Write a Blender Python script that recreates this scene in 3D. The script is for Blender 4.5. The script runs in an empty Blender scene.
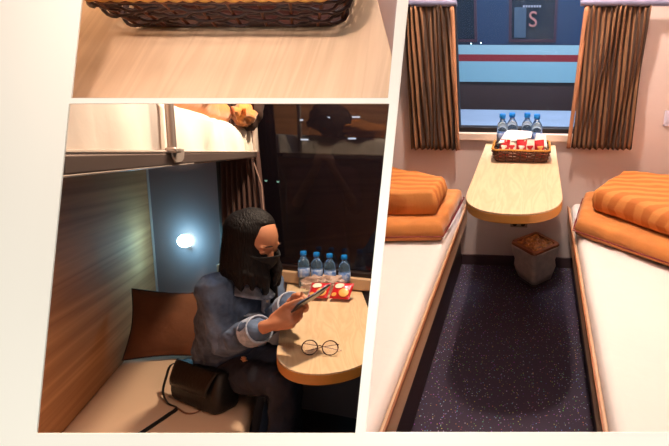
import bpy, bmesh, math, random
from mathutils import Vector, Matrix, noise
random.seed(7)
PI=math.pi
V=Vector
scn=bpy.context.scene
COL=scn.collection

# ---------------------------------------------------------------- camera intrinsics and the three places
F=450.0; PX,PY=500.0,220.0
def nrm(v): return V(v).normalized()
def frame(vp,vv):
    d=nrm((vp[0]-PX,vp[1]-PY,F)); v=nrm(vv); v=(v-d*v.dot(d)).normalized(); r=v.cross(d)
    return Matrix((r,d,-v))
R3=frame((537,14),(0,1000,450))        # compartment on the right, world axes
R2=frame((308,152),(-.03,1,.15))       # compartment at lower left
_n=V((0,-F,-770)).normalized(); _x=V((1,0,0)); _y=_n.cross(_x)
R1=Matrix((_x,_y,_n))                  # table corner at the top
C3=V((0,0,1.4)); C2=V((0,0,1.46))
def ray(x,y): return V(((x-PX)/F,(y-PY)/F,1.0))
P1=ray(235,30)*0.49                    # a point on the top table, camera space
def hitp(R,C,x,y,p0,n):
    w=R@ray(x,y); t=(V(p0)-C).dot(V(n))/w.dot(V(n)); return C+w*t
def h3(x,y,ax,val):
    n=V((0,0,0)); n[ax]=1; p=V((0,0,0)); p[ax]=val; return hitp(R3,C3,x,y,p,n)
def h2(x,y,ax,val):
    n=V((0,0,0)); n[ax]=1; p=V((0,0,0)); p[ax]=val; return hitp(R2,C2,x,y,p,n)
def U2(x,y,Z): return C2+R2@(ray(x,y)*Z)
def to4(R,t):
    m=R.to_4x4(); m.translation=t; return m
CAMW=to4(R3,C3)                                        # camera space (x right, y down, z forward) -> world
M3=Matrix.Identity(4)
M2=CAMW@to4(R2,C2).inverted()
M1=CAMW@to4(R1.transposed(),P1)
ROOM={3:M3,2:M2,1:M1,0:CAMW}

cam=bpy.data.objects.new('camera',bpy.data.cameras.new('camera'))
COL.objects.link(cam)
cm=Matrix((R3@V((1,0,0)),R3@V((0,-1,0)),R3@V((0,0,-1)))).transposed().to_4x4(); cm.translation=C3
cam.matrix_world=cm
cam.data.sensor_width=36; cam.data.sensor_fit='HORIZONTAL'; cam.data.lens=F/669*36
cam.data.shift_x=-(PX-334.5)/669; cam.data.shift_y=(PY-223)/669
cam.data.clip_start=.01; cam.data.clip_end=60
scn.camera=cam

# ---------------------------------------------------------------- materials
MATS={}
def lin(c):
    return tuple(((x/255.)/12.92 if x/255.<=.04045 else ((x/255.+.055)/1.055)**2.4) for x in c)+(1.,)
def mat(name,col,rough=.6,metal=0.,noise_amt=0.,noise_scale=20.,bump=0.,bscale=60.,col2=None,trans=0.,alpha=1.,sheen=0.,spec=.5,emit=None,estr=0.,stretch=(1,1,1),coat=0.,detail=4):
    if name in MATS: return MATS[name]
    m=bpy.data.materials.new(name); m.use_nodes=True; MATS[name]=m
    nt=m.node_tree; b=nt.nodes['Principled BSDF']
    c=lin(col); b.inputs['Base Color'].default_value=c
    b.inputs['Roughness'].default_value=rough; b.inputs['Metallic'].default_value=metal
    b.inputs['Specular IOR Level'].default_value=spec
    b.inputs['Transmission Weight'].default_value=trans
    b.inputs['Alpha'].default_value=alpha
    b.inputs['Coat Weight'].default_value=coat
    if sheen: b.inputs['Sheen Weight'].default_value=sheen
    if emit is not None:
        b.inputs['Emission Color'].default_value=lin(emit); b.inputs['Emission Strength'].default_value=estr
    tc=nt.nodes.new('ShaderNodeTexCoord'); mp=nt.nodes.new('ShaderNodeMapping'); mp.inputs['Scale'].default_value=stretch
    nt.links.new(tc.outputs['Object'],mp.inputs['Vector'])
    if noise_amt or col2:
        nz=nt.nodes.new('ShaderNodeTexNoise'); nz.inputs['Scale'].default_value=noise_scale; nz.inputs['Detail'].default_value=detail
        nt.links.new(mp.outputs['Vector'],nz.inputs['Vector'])
        rp=nt.nodes.new('ShaderNodeValToRGB'); rp.color_ramp.elements[0].position=.32; rp.color_ramp.elements[1].position=.68
        nt.links.new(nz.outputs['Fac'],rp.inputs['Fac'])
        c2=lin(col2) if col2 else tuple(min(1,x*(1-noise_amt)) for x in c[:3])+(1,)
        rp.color_ramp.elements[0].color=c2; rp.color_ramp.elements[1].color=c
        nt.links.new(rp.outputs['Color'],b.inputs['Base Color'])
    if bump:
        nb=nt.nodes.new('ShaderNodeTexNoise'); nb.inputs['Scale'].default_value=bscale; nb.inputs['Detail'].default_value=5
        nt.links.new(mp.outputs['Vector'],nb.inputs['Vector'])
        bp=nt.nodes.new('ShaderNodeBump'); bp.inputs['Strength'].default_value=bump; bp.inputs['Distance'].default_value=.01
        nt.links.new(nb.outputs['Fac'],bp.inputs['Height']); nt.links.new(bp.outputs['Normal'],b.inputs['Normal'])
    return m
def wood(name,light,dark,stretch,scale=6.,rough=.45,wscale=3.,dist=2.2,fine=.35):
    m=mat(name,light,rough)
    nt=m.node_tree; b=nt.nodes['Principled BSDF']
    tc=nt.nodes.new('ShaderNodeTexCoord'); mp=nt.nodes.new('ShaderNodeMapping'); mp.inputs['Scale'].default_value=stretch
    nt.links.new(tc.outputs['Object'],mp.inputs['Vector'])
    n1=nt.nodes.new('ShaderNodeTexNoise'); n1.inputs['Scale'].default_value=wscale; n1.inputs['Detail'].default_value=3; n1.inputs['Distortion'].default_value=dist*.3
    n2=nt.nodes.new('ShaderNodeTexNoise'); n2.inputs['Scale'].default_value=scale*8; n2.inputs['Detail'].default_value=4
    nt.links.new(mp.outputs['Vector'],n1.inputs['Vector']); nt.links.new(mp.outputs['Vector'],n2.inputs['Vector'])
    # rings: the slow noise folded into repeated contour lines, like a flat sawn board
    mu=nt.nodes.new('ShaderNodeMath'); mu.operation='MULTIPLY'; mu.inputs[1].default_value=14.0
    nt.links.new(n1.outputs['Fac'],mu.inputs[0])
    pp=nt.nodes.new('ShaderNodeMath'); pp.operation='PINGPONG'; pp.inputs[1].default_value=1.0
    nt.links.new(mu.outputs[0],pp.inputs[0])
    mx=nt.nodes.new('ShaderNodeMix'); mx.data_type='FLOAT'; mx.inputs[0].default_value=fine
    nt.links.new(pp.outputs[0],mx.inputs[2]); nt.links.new(n2.outputs['Fac'],mx.inputs[3])
    rp=nt.nodes.new('ShaderNodeValToRGB'); rp.color_ramp.elements[0].position=.1; rp.color_ramp.elements[1].position=.85
    rp.color_ramp.elements[0].color=lin(dark); rp.color_ramp.elements[1].color=lin(light)
    nt.links.new(mx.outputs[0],rp.inputs['Fac']); nt.links.new(rp.outputs['Color'],b.inputs['Base Color'])
    return m
def striped(name,cols,axis,scale,rough=.8,bump=.25):
    m=mat(name,cols[0],rough,bump=bump,bscale=45)
    nt=m.node_tree; b=nt.nodes['Principled BSDF']
    tc=nt.nodes.new('ShaderNodeTexCoord'); sp=nt.nodes.new('ShaderNodeSeparateXYZ')
    nt.links.new(tc.outputs['Object'],sp.inputs[0])
    mu=nt.nodes.new('ShaderNodeMath'); mu.operation='MULTIPLY'; mu.inputs[1].default_value=scale
    nt.links.new(sp.outputs[axis],mu.inputs[0])
    fr=nt.nodes.new('ShaderNodeMath'); fr.operation='PINGPONG'; fr.inputs[1].default_value=1.
    nt.links.new(mu.outputs[0],fr.inputs[0])
    rp=nt.nodes.new('ShaderNodeValToRGB'); rp.color_ramp.elements[0].color=lin(cols[0]); rp.color_ramp.elements[1].color=lin(cols[1])
    rp.color_ramp.elements[0].position=.4; rp.color_ramp.elements[1].position=.6
    nt.links.new(fr.outputs[0],rp.inputs['Fac']); nt.links.new(rp.outputs['Color'],b.inputs['Base Color'])
    return m

CREAM=mat('cream_paint',(255,249,234),.9,spec=.1)
TABLE=wood('pale_table_wood',(224,192,154),(210,174,134),(7,.8,1),rough=.32,wscale=2.2)
TABLE1=wood('pale_table_wood_close',(234,200,166),(219,182,146),(11,.5,1),rough=.45,wscale=2.4,fine=.5)
EDGE=mat('orange_edge_band',(206,138,62),.4)
WOODWALL=wood('brown_wall_laminate',(196,142,96),(160,108,68),(1,.10,5.),rough=.8,wscale=1.2,fine=.35)
WHITEWALL=mat('warm_wall_panel',(216,196,188),.5,noise_amt=.05,noise_scale=3)
GREYWALL=mat('grey_wall_panel',(140,128,132),.85,spec=.15)
SHEET=mat('white_sheet',(232,222,214),.85,bump=.35,bscale=7)
SHEET2=mat('cream_sheet',(200,172,150),.85,bump=.3,bscale=8)
ORANGE=mat('orange_quilt',(206,126,54),.8,noise_amt=.25,noise_scale=9,bump=.5,bscale=14,sheen=.2)
ORSTRIPE=striped('orange_striped_cover',(206,116,40),0,1.) if False else striped('orange_striped_cover',((200,108,34)),0,1.) if False else striped('orange_striped_cover',((190,108,44),(210,134,66)),1,34)
BROWNPIL=mat('brown_pillow_cloth',(120,74,50),.8,noise_amt=.25,noise_scale=8,bump=.4,bscale=14)
PIPING=mat('dark_red_piping',(120,22,14),.7)
CHROME=mat('brushed_metal',(196,182,174),.35,.45)
ALU=mat('bunk_rail_metal',(150,132,128),.38,.8)
DARKMET=mat('dark_berth_frame',(52,36,36),.5)
BEIGEFR=mat('beige_berth_edge',(196,160,128),.5)
GASKET=mat('black_rubber',(22,16,18),.5)
SILL=mat('window_sill_paint',(222,198,180),.45)
BLUE=mat('blue_cap_plastic',(16,120,205),.35)
LABELM=mat('blue_bottle_label',(60,110,190),.5,col2=(205,215,235),noise_scale=45)
PLASTIC=mat('clear_bottle_plastic',(165,205,240),.08,trans=.9)
WICK=mat('brown_wicker',(112,56,26),.5,noise_amt=.5,noise_scale=60)
WICKD=mat('dark_wicker',(62,24,16),.45,noise_amt=.5,noise_scale=90)
GOLDW=mat('golden_wicker_rim',(214,148,58),.5,noise_amt=.35,noise_scale=150)
RED=mat('red_foil',(196,26,34),.3,coat=.4,bump=.4,bscale=60)
WFOIL=mat('white_foil',(240,222,200),.35,bump=.4,bscale=50)
YFOIL=mat('yellow_print',(236,170,88),.4)
PAPER=mat('white_paper',(245,236,226),.8)
BLACKL=mat('black_leather',(9,6,7),.5,bump=.2,bscale=80)
BLACKC=mat('black_cloth',(18,15,18),.85,bump=.2,bscale=90)
DENIM=mat('blue_denim',(98,116,146),.85,col2=(62,76,102),noise_scale=22,bump=.6,bscale=28)
DENIML=mat('faded_denim',(176,184,204),.85,noise_amt=.3,noise_scale=60,bump=.5,bscale=40)
JEANS=mat('dark_jeans',(42,46,64),.85,noise_amt=.35,noise_scale=20,bump=.5,bscale=25)
SKIN=mat('skin',(206,138,104),.5,noise_amt=.08,noise_scale=15)
HAIR=mat('black_hair',(20,14,15),.6,spec=.25,bump=.6,bscale=30,stretch=(6,6,.6))
SHADE=mat('dark_void_panel',(20,14,14),.9)

def glass(name,col,rough=.02,alpha=.35,spec=.6):
    return mat(name,col,rough,alpha=alpha,spec=spec)
# ---------------------------------------------------------------- mesh building
class MB:
    def __init__(s): s.v=[]; s.f=[]
    def add(s,vs,fs):
        o=len(s.v); s.v+= [V(x) for x in vs]; s.f+=[tuple(i+o for i in f) for f in fs]; return s
    def box(s,a,b):
        x0,y0,z0=a; x1,y1,z1=b
        return s.add([(x0,y0,z0),(x1,y0,z0),(x1,y1,z0),(x0,y1,z0),(x0,y0,z1),(x1,y0,z1),(x1,y1,z1),(x0,y1,z1)],
            [(3,2,1,0),(4,5,6,7),(0,1,5,4),(1,2,6,5),(2,3,7,6),(3,0,4,7)])
    def prism(s,poly,off):
        n=len(poly); off=V(off); p=[V(q) for q in poly]
        nn=V((0,0,0))
        for i in range(n): nn+=p[i].cross(p[(i+1)%n])
        if nn.dot(off)<0: p=p[::-1]
        return s.add(p+[q+off for q in p],[tuple(range(n-1,-1,-1)),tuple(range(n,2*n))]+[(i,(i+1)%n,n+(i+1)%n,n+i) for i in range(n)])
    def tube(s,pts,r,k=8,closed=False,caps=True,flat=1.):
        pts=[V(p) for p in pts]; n=len(pts); rs=r if isinstance(r,(list,tuple)) else [r]*n
        vs=[];fs=[]; up=None
        for i,p in enumerate(pts):
            if closed: t=pts[(i+1)%n]-pts[i-1]
            else: t=pts[min(i+1,n-1)]-pts[max(i-1,0)]
            if t.length<1e-9: t=V((0,0,1))
            t.normalize()
            if up is None: up=V((0,0,1)) if abs(t.z)<.9 else V((1,0,0))
            a=(up-t*up.dot(t)); 
            if a.length<1e-6: a=V((1,0,0))-t*t.x
            a.normalize(); b=t.cross(a); up=a
            for j in range(k):
                an=2*PI*j/k; vs.append(p+(a*math.cos(an)*flat+b*math.sin(an))*rs[i])
        m=n if closed else n-1
        for i in range(m):
            i2=(i+1)%n
            for j in range(k): fs.append((i*k+j,i*k+(j+1)%k,i2*k+(j+1)%k,i2*k+j))
        if caps and not closed: fs+= [tuple(range(k-1,-1,-1)),tuple((n-1)*k+j for j in range(k))]
        return s.add(vs,fs)
    def lathe(s,prof,c=(0,0,0),k=20,axis=None):
        c=V(c); vs=[];fs=[];n=len(prof)
        rot=Matrix.Identity(3) if axis is None else V((0,0,1)).rotation_difference(V(axis)).to_matrix()
        for r,z in prof:
            for j in range(k):
                a=2*PI*j/k; vs.append(c+rot@V((r*math.cos(a),r*math.sin(a),z)))
        for i in range(n-1):
            for j in range(k): fs.append((i*k+j,i*k+(j+1)%k,(i+1)*k+(j+1)%k,(i+1)*k+j))
        fs+=[tuple(range(k-1,-1,-1)),tuple((n-1)*k+j for j in range(k))]
        return s.add(vs,fs)
    def grid(s,fn,nu,nv,flip=False):
        vs=[fn(i/nu,j/nv) for j in range(nv+1) for i in range(nu+1)]
        fs=[]
        for j in range(nv):
            for i in range(nu):
                a=j*(nu+1)+i; q=(a,a+1,a+nu+2,a+nu+1); fs.append(q[::-1] if flip else q)
        return s.add(vs,fs)
    def ball(s,c,r,rot=None,k=16,m=10,fn=None):
        c=V(c); r=V(r) if not isinstance(r,(int,float)) else V((r,r,r)); vs=[];fs=[]
        for i in range(m+1):
            th=PI*(i+.0)/m if 0<i<m else (0.02 if i==0 else PI-.02)
            for j in range(k):
                a=2*PI*j/k; d=V((math.sin(th)*math.cos(a),math.sin(th)*math.sin(a),math.cos(th)))
                p=V((d.x*r.x,d.y*r.y,d.z*r.z))
                if fn: p=fn(p,d)
                if rot: p=rot@p
                vs.append(c+p)
        for i in range(m):
            for j in range(k): fs.append((i*k+j,(i+1)*k+j,(i+1)*k+(j+1)%k,i*k+(j+1)%k))
        fs+=[tuple(range(k)),tuple(m*k+j for j in range(k-1,-1,-1))]
        return s.add(vs,fs)
    def limb(s,p0,r0,p1,r1,k=14):
        p0=V(p0);p1=V(p1);n=8; pts=[p0.lerp(p1,i/n) for i in range(n+1)]
        s.tube(pts,[r0+(r1-r0)*i/n for i in range(n+1)],k); s.ball(p0,r0,k=k,m=8); s.ball(p1,r1,k=k,m=8); return s
    def chain(s,pr,k=14):
        for a,b in zip(pr[:-1],pr[1:]): s.limb(a[0],a[1],b[0],b[1],k)
        return s
    def move(s,d): s.v=[p+V(d) for p in s.v]; return s
    def xf(s,M): s.v=[M@p for p in s.v]; return s

# the added light-blocking partition between the compartments stands in this plane (through three places, normal towards the right compartment)
DL=[ray(404.5,0),ray(361.3,433)]
DN=(DL[1].cross(DL[0])).normalized()
if DN.x<0: DN=-DN
DNW=(R3@DN).normalized()
FWDW=(R3@V((0,0,1))).normalized()
def cut_local(bm,Mw,room,near=None):
    side=1 if room==3 else -1
    cut_plane(bm,Mw,C3+DNW*.004*side,DNW*side)      # the partition
    cut_plane(bm,Mw,C3+FWDW*(near or .408),FWDW)              # the cream border frame
def cut_plane(bm,Mw,pw,nw):
    inv=Mw.inverted()
    p=inv@pw; n=(inv.to_3x3()@nw).normalized()
    ds=[(v.co-p).dot(n) for v in bm.verts]
    if not ds or min(ds)>=-1e-6: return
    if max(ds)<=0:
        bmesh.ops.delete(bm,geom=bm.verts[:],context='VERTS'); return
    g=bmesh.ops.bisect_plane(bm,geom=bm.verts[:]+bm.edges[:]+bm.faces[:],plane_co=p,plane_no=n,clear_inner=True)
    ed=[e for e in g['geom_cut'] if isinstance(e,bmesh.types.BMEdge)]
    try: bmesh.ops.edgenet_fill(bm,edges=ed)
    except Exception: pass

def obj(name,mb,m,parent=None,room=3,smooth=40,disp=0,bevel=0,subsurf=0,solid=0,cut=True,remesh=0,seg=2,near=None):
    me=bpy.data.meshes.new(name)
    bm=bmesh.new(); vs=[bm.verts.new(p) for p in mb.v]
    for f in mb.f:
        try: bm.faces.new([vs[i] for i in f])
        except ValueError: pass
    bm.normal_update()
    if parent is not None: Mw=parent['_m']; Mw=WM[parent.name]
    else: Mw=ROOM[room]
    if cut and room in (1,2,3): cut_local(bm,Mw,room,near)
    bm.to_mesh(me); bm.free()
    if smooth:
        me.shade_smooth(); me.set_sharp_from_angle(angle=math.radians(smooth))
    o=bpy.data.objects.new(name,me); COL.objects.link(o)
    me.materials.append(m)
    if parent is not None: o.parent=parent
    else: o.matrix_world=Mw.copy(); WM[o.name]=Mw.copy()
    if remesh:
        d=o.modifiers.new('r','REMESH'); d.mode='VOXEL'; d.voxel_size=remesh; d.use_smooth_shade=True
        d=o.modifiers.new('s','SMOOTH'); d.iterations=4; d.factor=.5
        if disp:
            tx=bpy.data.textures.get('folds') or bpy.data.textures.new('folds','CLOUDS'); tx.noise_scale=.045; tx.noise_depth=2
            d=o.modifiers.new('d','DISPLACE'); d.texture=tx; d.strength=disp; d.mid_level=.5; d.texture_coords='LOCAL'
    if solid: d=o.modifiers.new('so','SOLIDIFY'); d.thickness=solid; d.offset=0
    if bevel: d=o.modifiers.new('b','BEVEL'); d.width=bevel; d.segments=seg; d.limit_method='ANGLE'
    if subsurf: d=o.modifiers.new('ss','SUBSURF'); d.levels=subsurf; d.render_levels=subsurf
    return o
WM={}
def thing(name,label,cat,loc=(0,0,0),rz=0,room=3,group=None,M=None):
    o=bpy.data.objects.new(name,None); COL.objects.link(o); o.empty_display_size=.05
    L=Matrix.Translation(V(loc))@Matrix.Rotation(rz,4,'Z') if M is None else M
    o.matrix_world=ROOM[room]@L; WM[o.name]=ROOM[room]@L
    o['label']=label; o['category']=cat; o['_m']=1
    if group: o['group']=group
    return o
def tag(o,label,cat,group=None):
    o['label']=label; o['category']=cat
    if group: o['group']=group
    return o
def part(t,name,mb,m,room=3,**k): return obj(name,mb,m,t,room,**k)
def struct(name,mb,m,room=3,**k):
    o=obj(name,mb,m,None,room,**k); o['kind']='structure'; return o
def dup(t,loc,rz,label,room=3):
    r=t.copy(); COL.objects.link(r); L=Matrix.Translation(V(loc))@Matrix.Rotation(rz,4,'Z')
    r.matrix_world=ROOM[room]@L; WM[r.name]=ROOM[room]@L; r['label']=label
    def rec(a,b):
        for ch in list(a.children):
            c=ch.copy(); COL.objects.link(c); c.parent=b; rec(ch,c)
    kids=list(t.children); 
    for ch in kids:
        c=ch.copy(); COL.objects.link(c); c.parent=r
        for g in ch.children:
            d=g.copy(); COL.objects.link(d); d.parent=c
    return r

# ---------------------------------------------------------------- collage borders built as a cream frame with three slanted openings (room 0 = camera axes)
ZB=.40
def pl(x,y,z=ZB): return ray(x,y)*z
def strip(mb,pts,z=ZB,th=.0012):
    mb.prism([pl(x,y,z) for x,y in pts],(0,0,th))
fw=MB()
def lx(l,y): (x0,y0),(x1,y1)=l; return x0+(x1-x0)*(y-y0)/(y1-y0)
LL=((69,103.5),(36.5,433.5)); L1=((81.5,0),(71,98)); RR1=((397.2,0),(388,98)); RR2=((389.3,104),(355.2,433.5)); L3=((408.4,0),(365.5,432.5))
T=-420
strip(fw,[(-260,T),(lx(L1,T),T),(71,98),(-260,98)])
strip(fw,[(-260,98),(388,98),(389.3,103.5),(-260,103.5)])
strip(fw,[(-260,103.5),(69,103.5),(36.5,433.5),(-260,433.5)])
strip(fw,[(lx(RR1,T),T),(lx(L3,T),T),(lx(L3,98),98),(388,98)])
strip(fw,[(388,98),(lx(L3,98),98),(lx(L3,103.5),103.5),(389.3,103.5)])
strip(fw,[(389.3,103.5),(lx(L3,103.5),103.5),(365.5,432.6),(355.2,433.5)])
strip(fw,[(-260,433.5),(355.2,433.5),(355.2,620),(-260,620)])
strip(fw,[(355.2,433.5),(365.5,432.6),(1000,432.6),(1000,620),(355.2,620)])
strip(fw,[(760,T),(1000,T),(1000,432.6),(760,432.6)])
strip(fw,[(-260,-540),(1000,-540),(1000,T),(-260,T)])
struct('border_frame',fw,CREAM,0,smooth=0)
# unseen partition added behind the cream strips to stop light leaking between rooms
dv=MB(); a=ray(404.5+43.2*2.2,-952); b=ray(361.3-43.2*.6,693)
dv.prism([a*.405,a*3.6,b*3.6,b*.405],DN*.003)
for i in range(len(dv.v)): dv.v[i]=dv.v[i]-DN*.0015
struct('light_block_partition',dv,SHADE,0,smooth=0)

# ================================================================= RIGHT COMPARTMENT
YB=2.39
CARPET=mat('speckled_dark_carpet',(62,52,66),.85,spec=.2)
nt=CARPET.node_tree; bs=nt.nodes['Principled BSDF']
tc=nt.nodes.new('ShaderNodeTexCoord'); vo=nt.nodes.new('ShaderNodeTexVoronoi'); vo.inputs['Scale'].default_value=95
nt.links.new(tc.outputs['Object'],vo.inputs['Vector'])
rp=nt.nodes.new('ShaderNodeValToRGB'); rp.color_ramp.elements[0].position=.12; rp.color_ramp.elements[1].position=.24
rp.color_ramp.elements[1].color=(0,0,0,1); rp.color_ramp.elements[0].color=(1,1,1,1)
nt.links.new(vo.outputs['Distance'],rp.inputs['Fac'])
hs=nt.nodes.new('ShaderNodeMix'); hs.data_type='RGBA'; hs.inputs[6].default_value=lin((60,50,64))
hs2=nt.nodes.new('ShaderNodeMix'); hs2.data_type='RGBA'; hs2.inputs[0].default_value=.5; hs2.inputs[6].default_value=lin((120,100,110))
nt.links.new(vo.outputs['Color'],hs2.inputs[7]); nt.links.new(hs2.outputs[2],hs.inputs[7]); 
nt.links.new(rp.outputs['Color'],hs.inputs[0]); nt.links.new(hs.outputs[2],bs.inputs['Base Color'])
struct('floor',MB().box((-1.15,.25,-.04),(1.15,YB+.08,0)),CARPET)
WX0,WX1,WZ0,WZ1=-.41,.30,.825,1.78
w=MB(); t=.06
w.box((-1.2,YB,0),(WX0,YB+t,2.5)); w.box((WX1,YB,0),(1.2,YB+t,2.5)); w.box((WX0,YB,0),(WX1,YB+t,WZ0)); w.box((WX0,YB,WZ1),(WX1,YB+t,2.5))
struct('wall_back',w,WHITEWALL,smooth=0)
struct('wall_right',MB().box((.98,.25,0),(1.04,YB,2.5)),WHITEWALL,smooth=0)
struct('ceiling',MB().box((-1.15,.55,2.46),(1.15,YB+.06,2.5)),WHITEWALL,smooth=0)
struct('baseboard_back',MB().box((-1.1,YB-.012,0),(.98,YB,.07)),mat('dark_baseboard',(70,50,52),.5),bevel=.003)
# window
fr=MB()
fr.box((WX0,YB-.004,WZ0-.004),(WX1,YB+.05,WZ0+.022)); fr.box((WX0,YB-.004,WZ1-.02),(WX1,YB+.05,WZ1))
fr.box((WX0,YB-.004,WZ0+.022),(WX0+.014,YB+.05,WZ1-.02)); fr.box((WX1-.014,YB-.004,WZ0+.022),(WX1,YB+.05,WZ1-.02))
wn=struct('window_1',fr,GASKET,bevel=.003)
G3=mat('blue_tinted_glass',(120,150,175),.03,alpha=.04,spec=.8)
gp=obj('window_pane',MB().box((WX0+.012,YB+.02,WZ0+.02),(WX1-.012,YB+.026,WZ1-.018)),G3,None,3,smooth=0); gp.parent=wn; gp.matrix_parent_inverse=Matrix.Identity(4)
struct('trim_1',MB().box((WX0-.03,YB-.02,WZ0-.048),(WX1+.03,YB,WZ0-.004)),SILL,bevel=.006)

# table
TX,TW,TY0=-.067,.187,1.449
def table_outline(cx,hw,y0,back,depth=.2,n=26,skew=0.,e=.84):
    pts=[(cx-hw,back+skew*(-hw)),]
    for i in range(n+1):
        a=PI+PI*i/n
        c,s=math.cos(a),math.sin(a)
        # squarish ellipse nose
        pts.append((cx+hw*math.copysign(abs(c)**e,c), y0+depth+depth*math.copysign(abs(s)**e,s)))
    pts.append((cx+hw,back+skew*hw)); return pts
def make_table(cx,hw,y0,back,label,room,m,skew=0.,z=.76,depth=.2,e=.84):
    t=thing('wall_table',label,'table',(cx,back,0),0,room)
    o=[(x-cx,y-back,0) for x,y in table_outline(cx,hw,y0,back,depth,skew=skew,e=e)]
    part(t,'table_top',MB().prism([(x,y,z-.006) for x,y,_ in o],(0,0,.006)),m,room,smooth=30,bevel=.0015)
    part(t,'edge_band',MB().prism([(x*1.005,y-.001,z-.04) for x,y,_ in o],(0,0,.034)),EDGE,room,smooth=30,bevel=.003)
    b=MB().box((-hw*.55,-.14,z-.075),(hw*.55,-.012,z-.04)); 
    part(t,'mounting_bracket',b,DARKMET,room,bevel=.004)
    b=MB().box((-.02,-.06,z-.3),(.02,-.012,z-.075)); b.prism([(-.012,-.06,z-.28),(-.012,-.06,z-.075),(-.012,-.45,z-.075)],(.024,0,0))
    part(t,'support_strut',b,DARKMET,room,bevel=.002)
    return t
make_table(TX,TW,TY0,YB-.004,'pale wood table with a rounded front end standing between the two white berths',3,TABLE,skew=0.)

# berths
def berth(side,label):
    # side -1 left, +1 right ; inner edge x
    xi=-.385 if side<0 else .226; xo=-1.06 if side<0 else .97
    y0,y1=.3,YB-.016
    t=thing('lower_berth',label,'bed',((xi+xo)/2,(y0+y1)/2,0),0,3)
    c=V(((xi+xo)/2,(y0+y1)/2,0))
    zs=.34; zt=.437
    nx,ny=26,60; a,b=(xi,xo) if side<0 else (xi,xo)
    lo,hi=min(a,b),max(a,b)
    # mattress: rounded slab with soft wrinkled top
    m=MB()
    def se(u,v):
        x=lo+(hi-lo)*u; y=y0+(y1-y0)*v
        ex=min(u,1-u)*(hi-lo); ey=min(v,1-v)*(y1-y0); r=.035
        d=0
        if ex<r: d+=r-math.sqrt(max(0,r*r-(r-ex)**2))
        if ey<r: d+=r-math.sqrt(max(0,r*r-(r-ey)**2))
        z=zt-min(d,r)+.004*noise.noise(V((x*5+side,y*3,0)))+.0025*noise.noise(V((x*14,y*6,3)))
        return V((x,y,z))-c
    us=[0,.01,.02,.035,.05]+[.05+.9*i/nx for i in range(1,nx)]+[.95,.965,.98,.99,1]
    vs=[0,.004,.009,.015,.022]+[.022+.956*i/ny for i in range(1,ny)]+[.978,.985,.991,.996,1]
    top=[[se(u,v) for u in us] for v in vs]; W=len(us); H=len(vs)
    ver=[p for r in top for p in r]; fc=[]
    for j in range(H-1):
        for i in range(W-1): fc.append((j*W+i,j*W+i+1,(j+1)*W+i+1,(j+1)*W+i))
    ring=[j for j in range(W)]+[j*W+W-1 for j in range(1,H)]+[(H-1)*W+i for i in range(W-2,-1,-1)]+[j*W for j in range(H-2,0,-1)]
    base=len(ver); 
    for i in ring: p=ver[i].copy(); p.z=zs; ver.append(p)
    n=len(ring)
    for i in range(n): fc.append((ring[i],base+i,base+(i+1)%n,ring[(i+1)%n]))
    fc.append(tuple(base+i for i in range(n-1,-1,-1)))
    m.add(ver,fc); part(t,'mattress',m,SHEET,smooth=60)
    s=1 if side<0 else -1      # towards the aisle
    e0=xi+s*.004; e1=xi+s*.016
    k=MB().box((min(e0,e1)-c.x,y0-c.y,.30),(max(e0,e1)-c.x,y1-c.y,.405)); part(t,'side_rail',k,BEIGEFR,bevel=.004)
    e0=xi+s*.016; e1=xi+s*.022
    k=MB().box((min(e0,e1)-c.x,y0-c.y,.395),(max(e0,e1)-c.x,y1-c.y,.41)); part(t,'edge_trim',k,mat('brown_edge_trim',(150,90,50),.4),bevel=.001)
    bi=xi-s*.03
    k=MB().box((min(bi,xo)-c.x,y0-c.y,.0),(max(bi,xo)-c.x,y1-c.y,.338)); part(t,'base',k,DARKMET,bevel=.004)
    return t
berth(-1,'white sheeted lower berth at the left of the narrow aisle')
berth(1,'white sheeted lower berth at the right of the narrow aisle')

def slab_cloth(mb,corners,z0,z1,seed=0,n=22,amp=.006,rnd=.03,layers=1,sag=0.):
    """soft folded slab over a quad footprint (a,b,c,d anticlockwise), rounded rim"""
    a,b,c,d=[V((p[0],p[1],0)) for p in corners]
    th=z1-z0
    def P(u,v,top):
        p=(a.lerp(b,u)).lerp(d.lerp(c,u),v)
        ex=min(u,1-u)*(b-a).length; ey=min(v,1-v)*(d-a).length; e=min(ex,ey)
        k=1. if e>=rnd else math.sqrt(max(0,1-((rnd-e)/rnd)**2))
        mid=z0+th*.45
        w=amp*(noise.noise(V((p.x*9+seed,p.y*9,seed*3.1)))+.5*noise.noise(V((p.x*24,p.y*24,seed))))
        if top: z=mid+(th*.55)*k+w*k
        else: z=mid-(th*.45)*k
        q=p.copy(); 
        if e<1e-6: q+= V((noise.noise(V((p.x*12,p.y*12,seed+5))),noise.noise(V((p.x*12,p.y*12,seed+9))),0))*amp*1.6
        q.z=z; return q
    import itertools
    tt=[0,.25*rnd/.3,.5*rnd/.3,rnd/.3]; 
    us=[0,.02,.05,.09]+[.09+.82*i/n for i in range(1,n)]+[.91,.95,.98,1]
    W=len(us)
    vt=[P(u,v,True) for v in us for u in us]; vb=[P(u,v,False) for v in us for u in us]
    N=W*W; idx=lambda i,j:j*W+i
    ver=vt[:]; mp={}
    for j in range(W):
        for i in range(W):
            if i in(0,W-1) or j in (0,W-1): mp[(i,j)]=idx(i,j)
            else: mp[(i,j)]=len(ver); ver.append(vb[idx(i,j)])
    fc=[]
    for j in range(W-1):
        for i in range(W-1):
            fc.append((idx(i,j),idx(i+1,j),idx(i+1,j+1),idx(i,j+1)))
            fc.append((mp[(i,j+1)],mp[(i+1,j+1)],mp[(i+1,j)],mp[(i,j)]))
    return mb.add(ver,fc)
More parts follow.
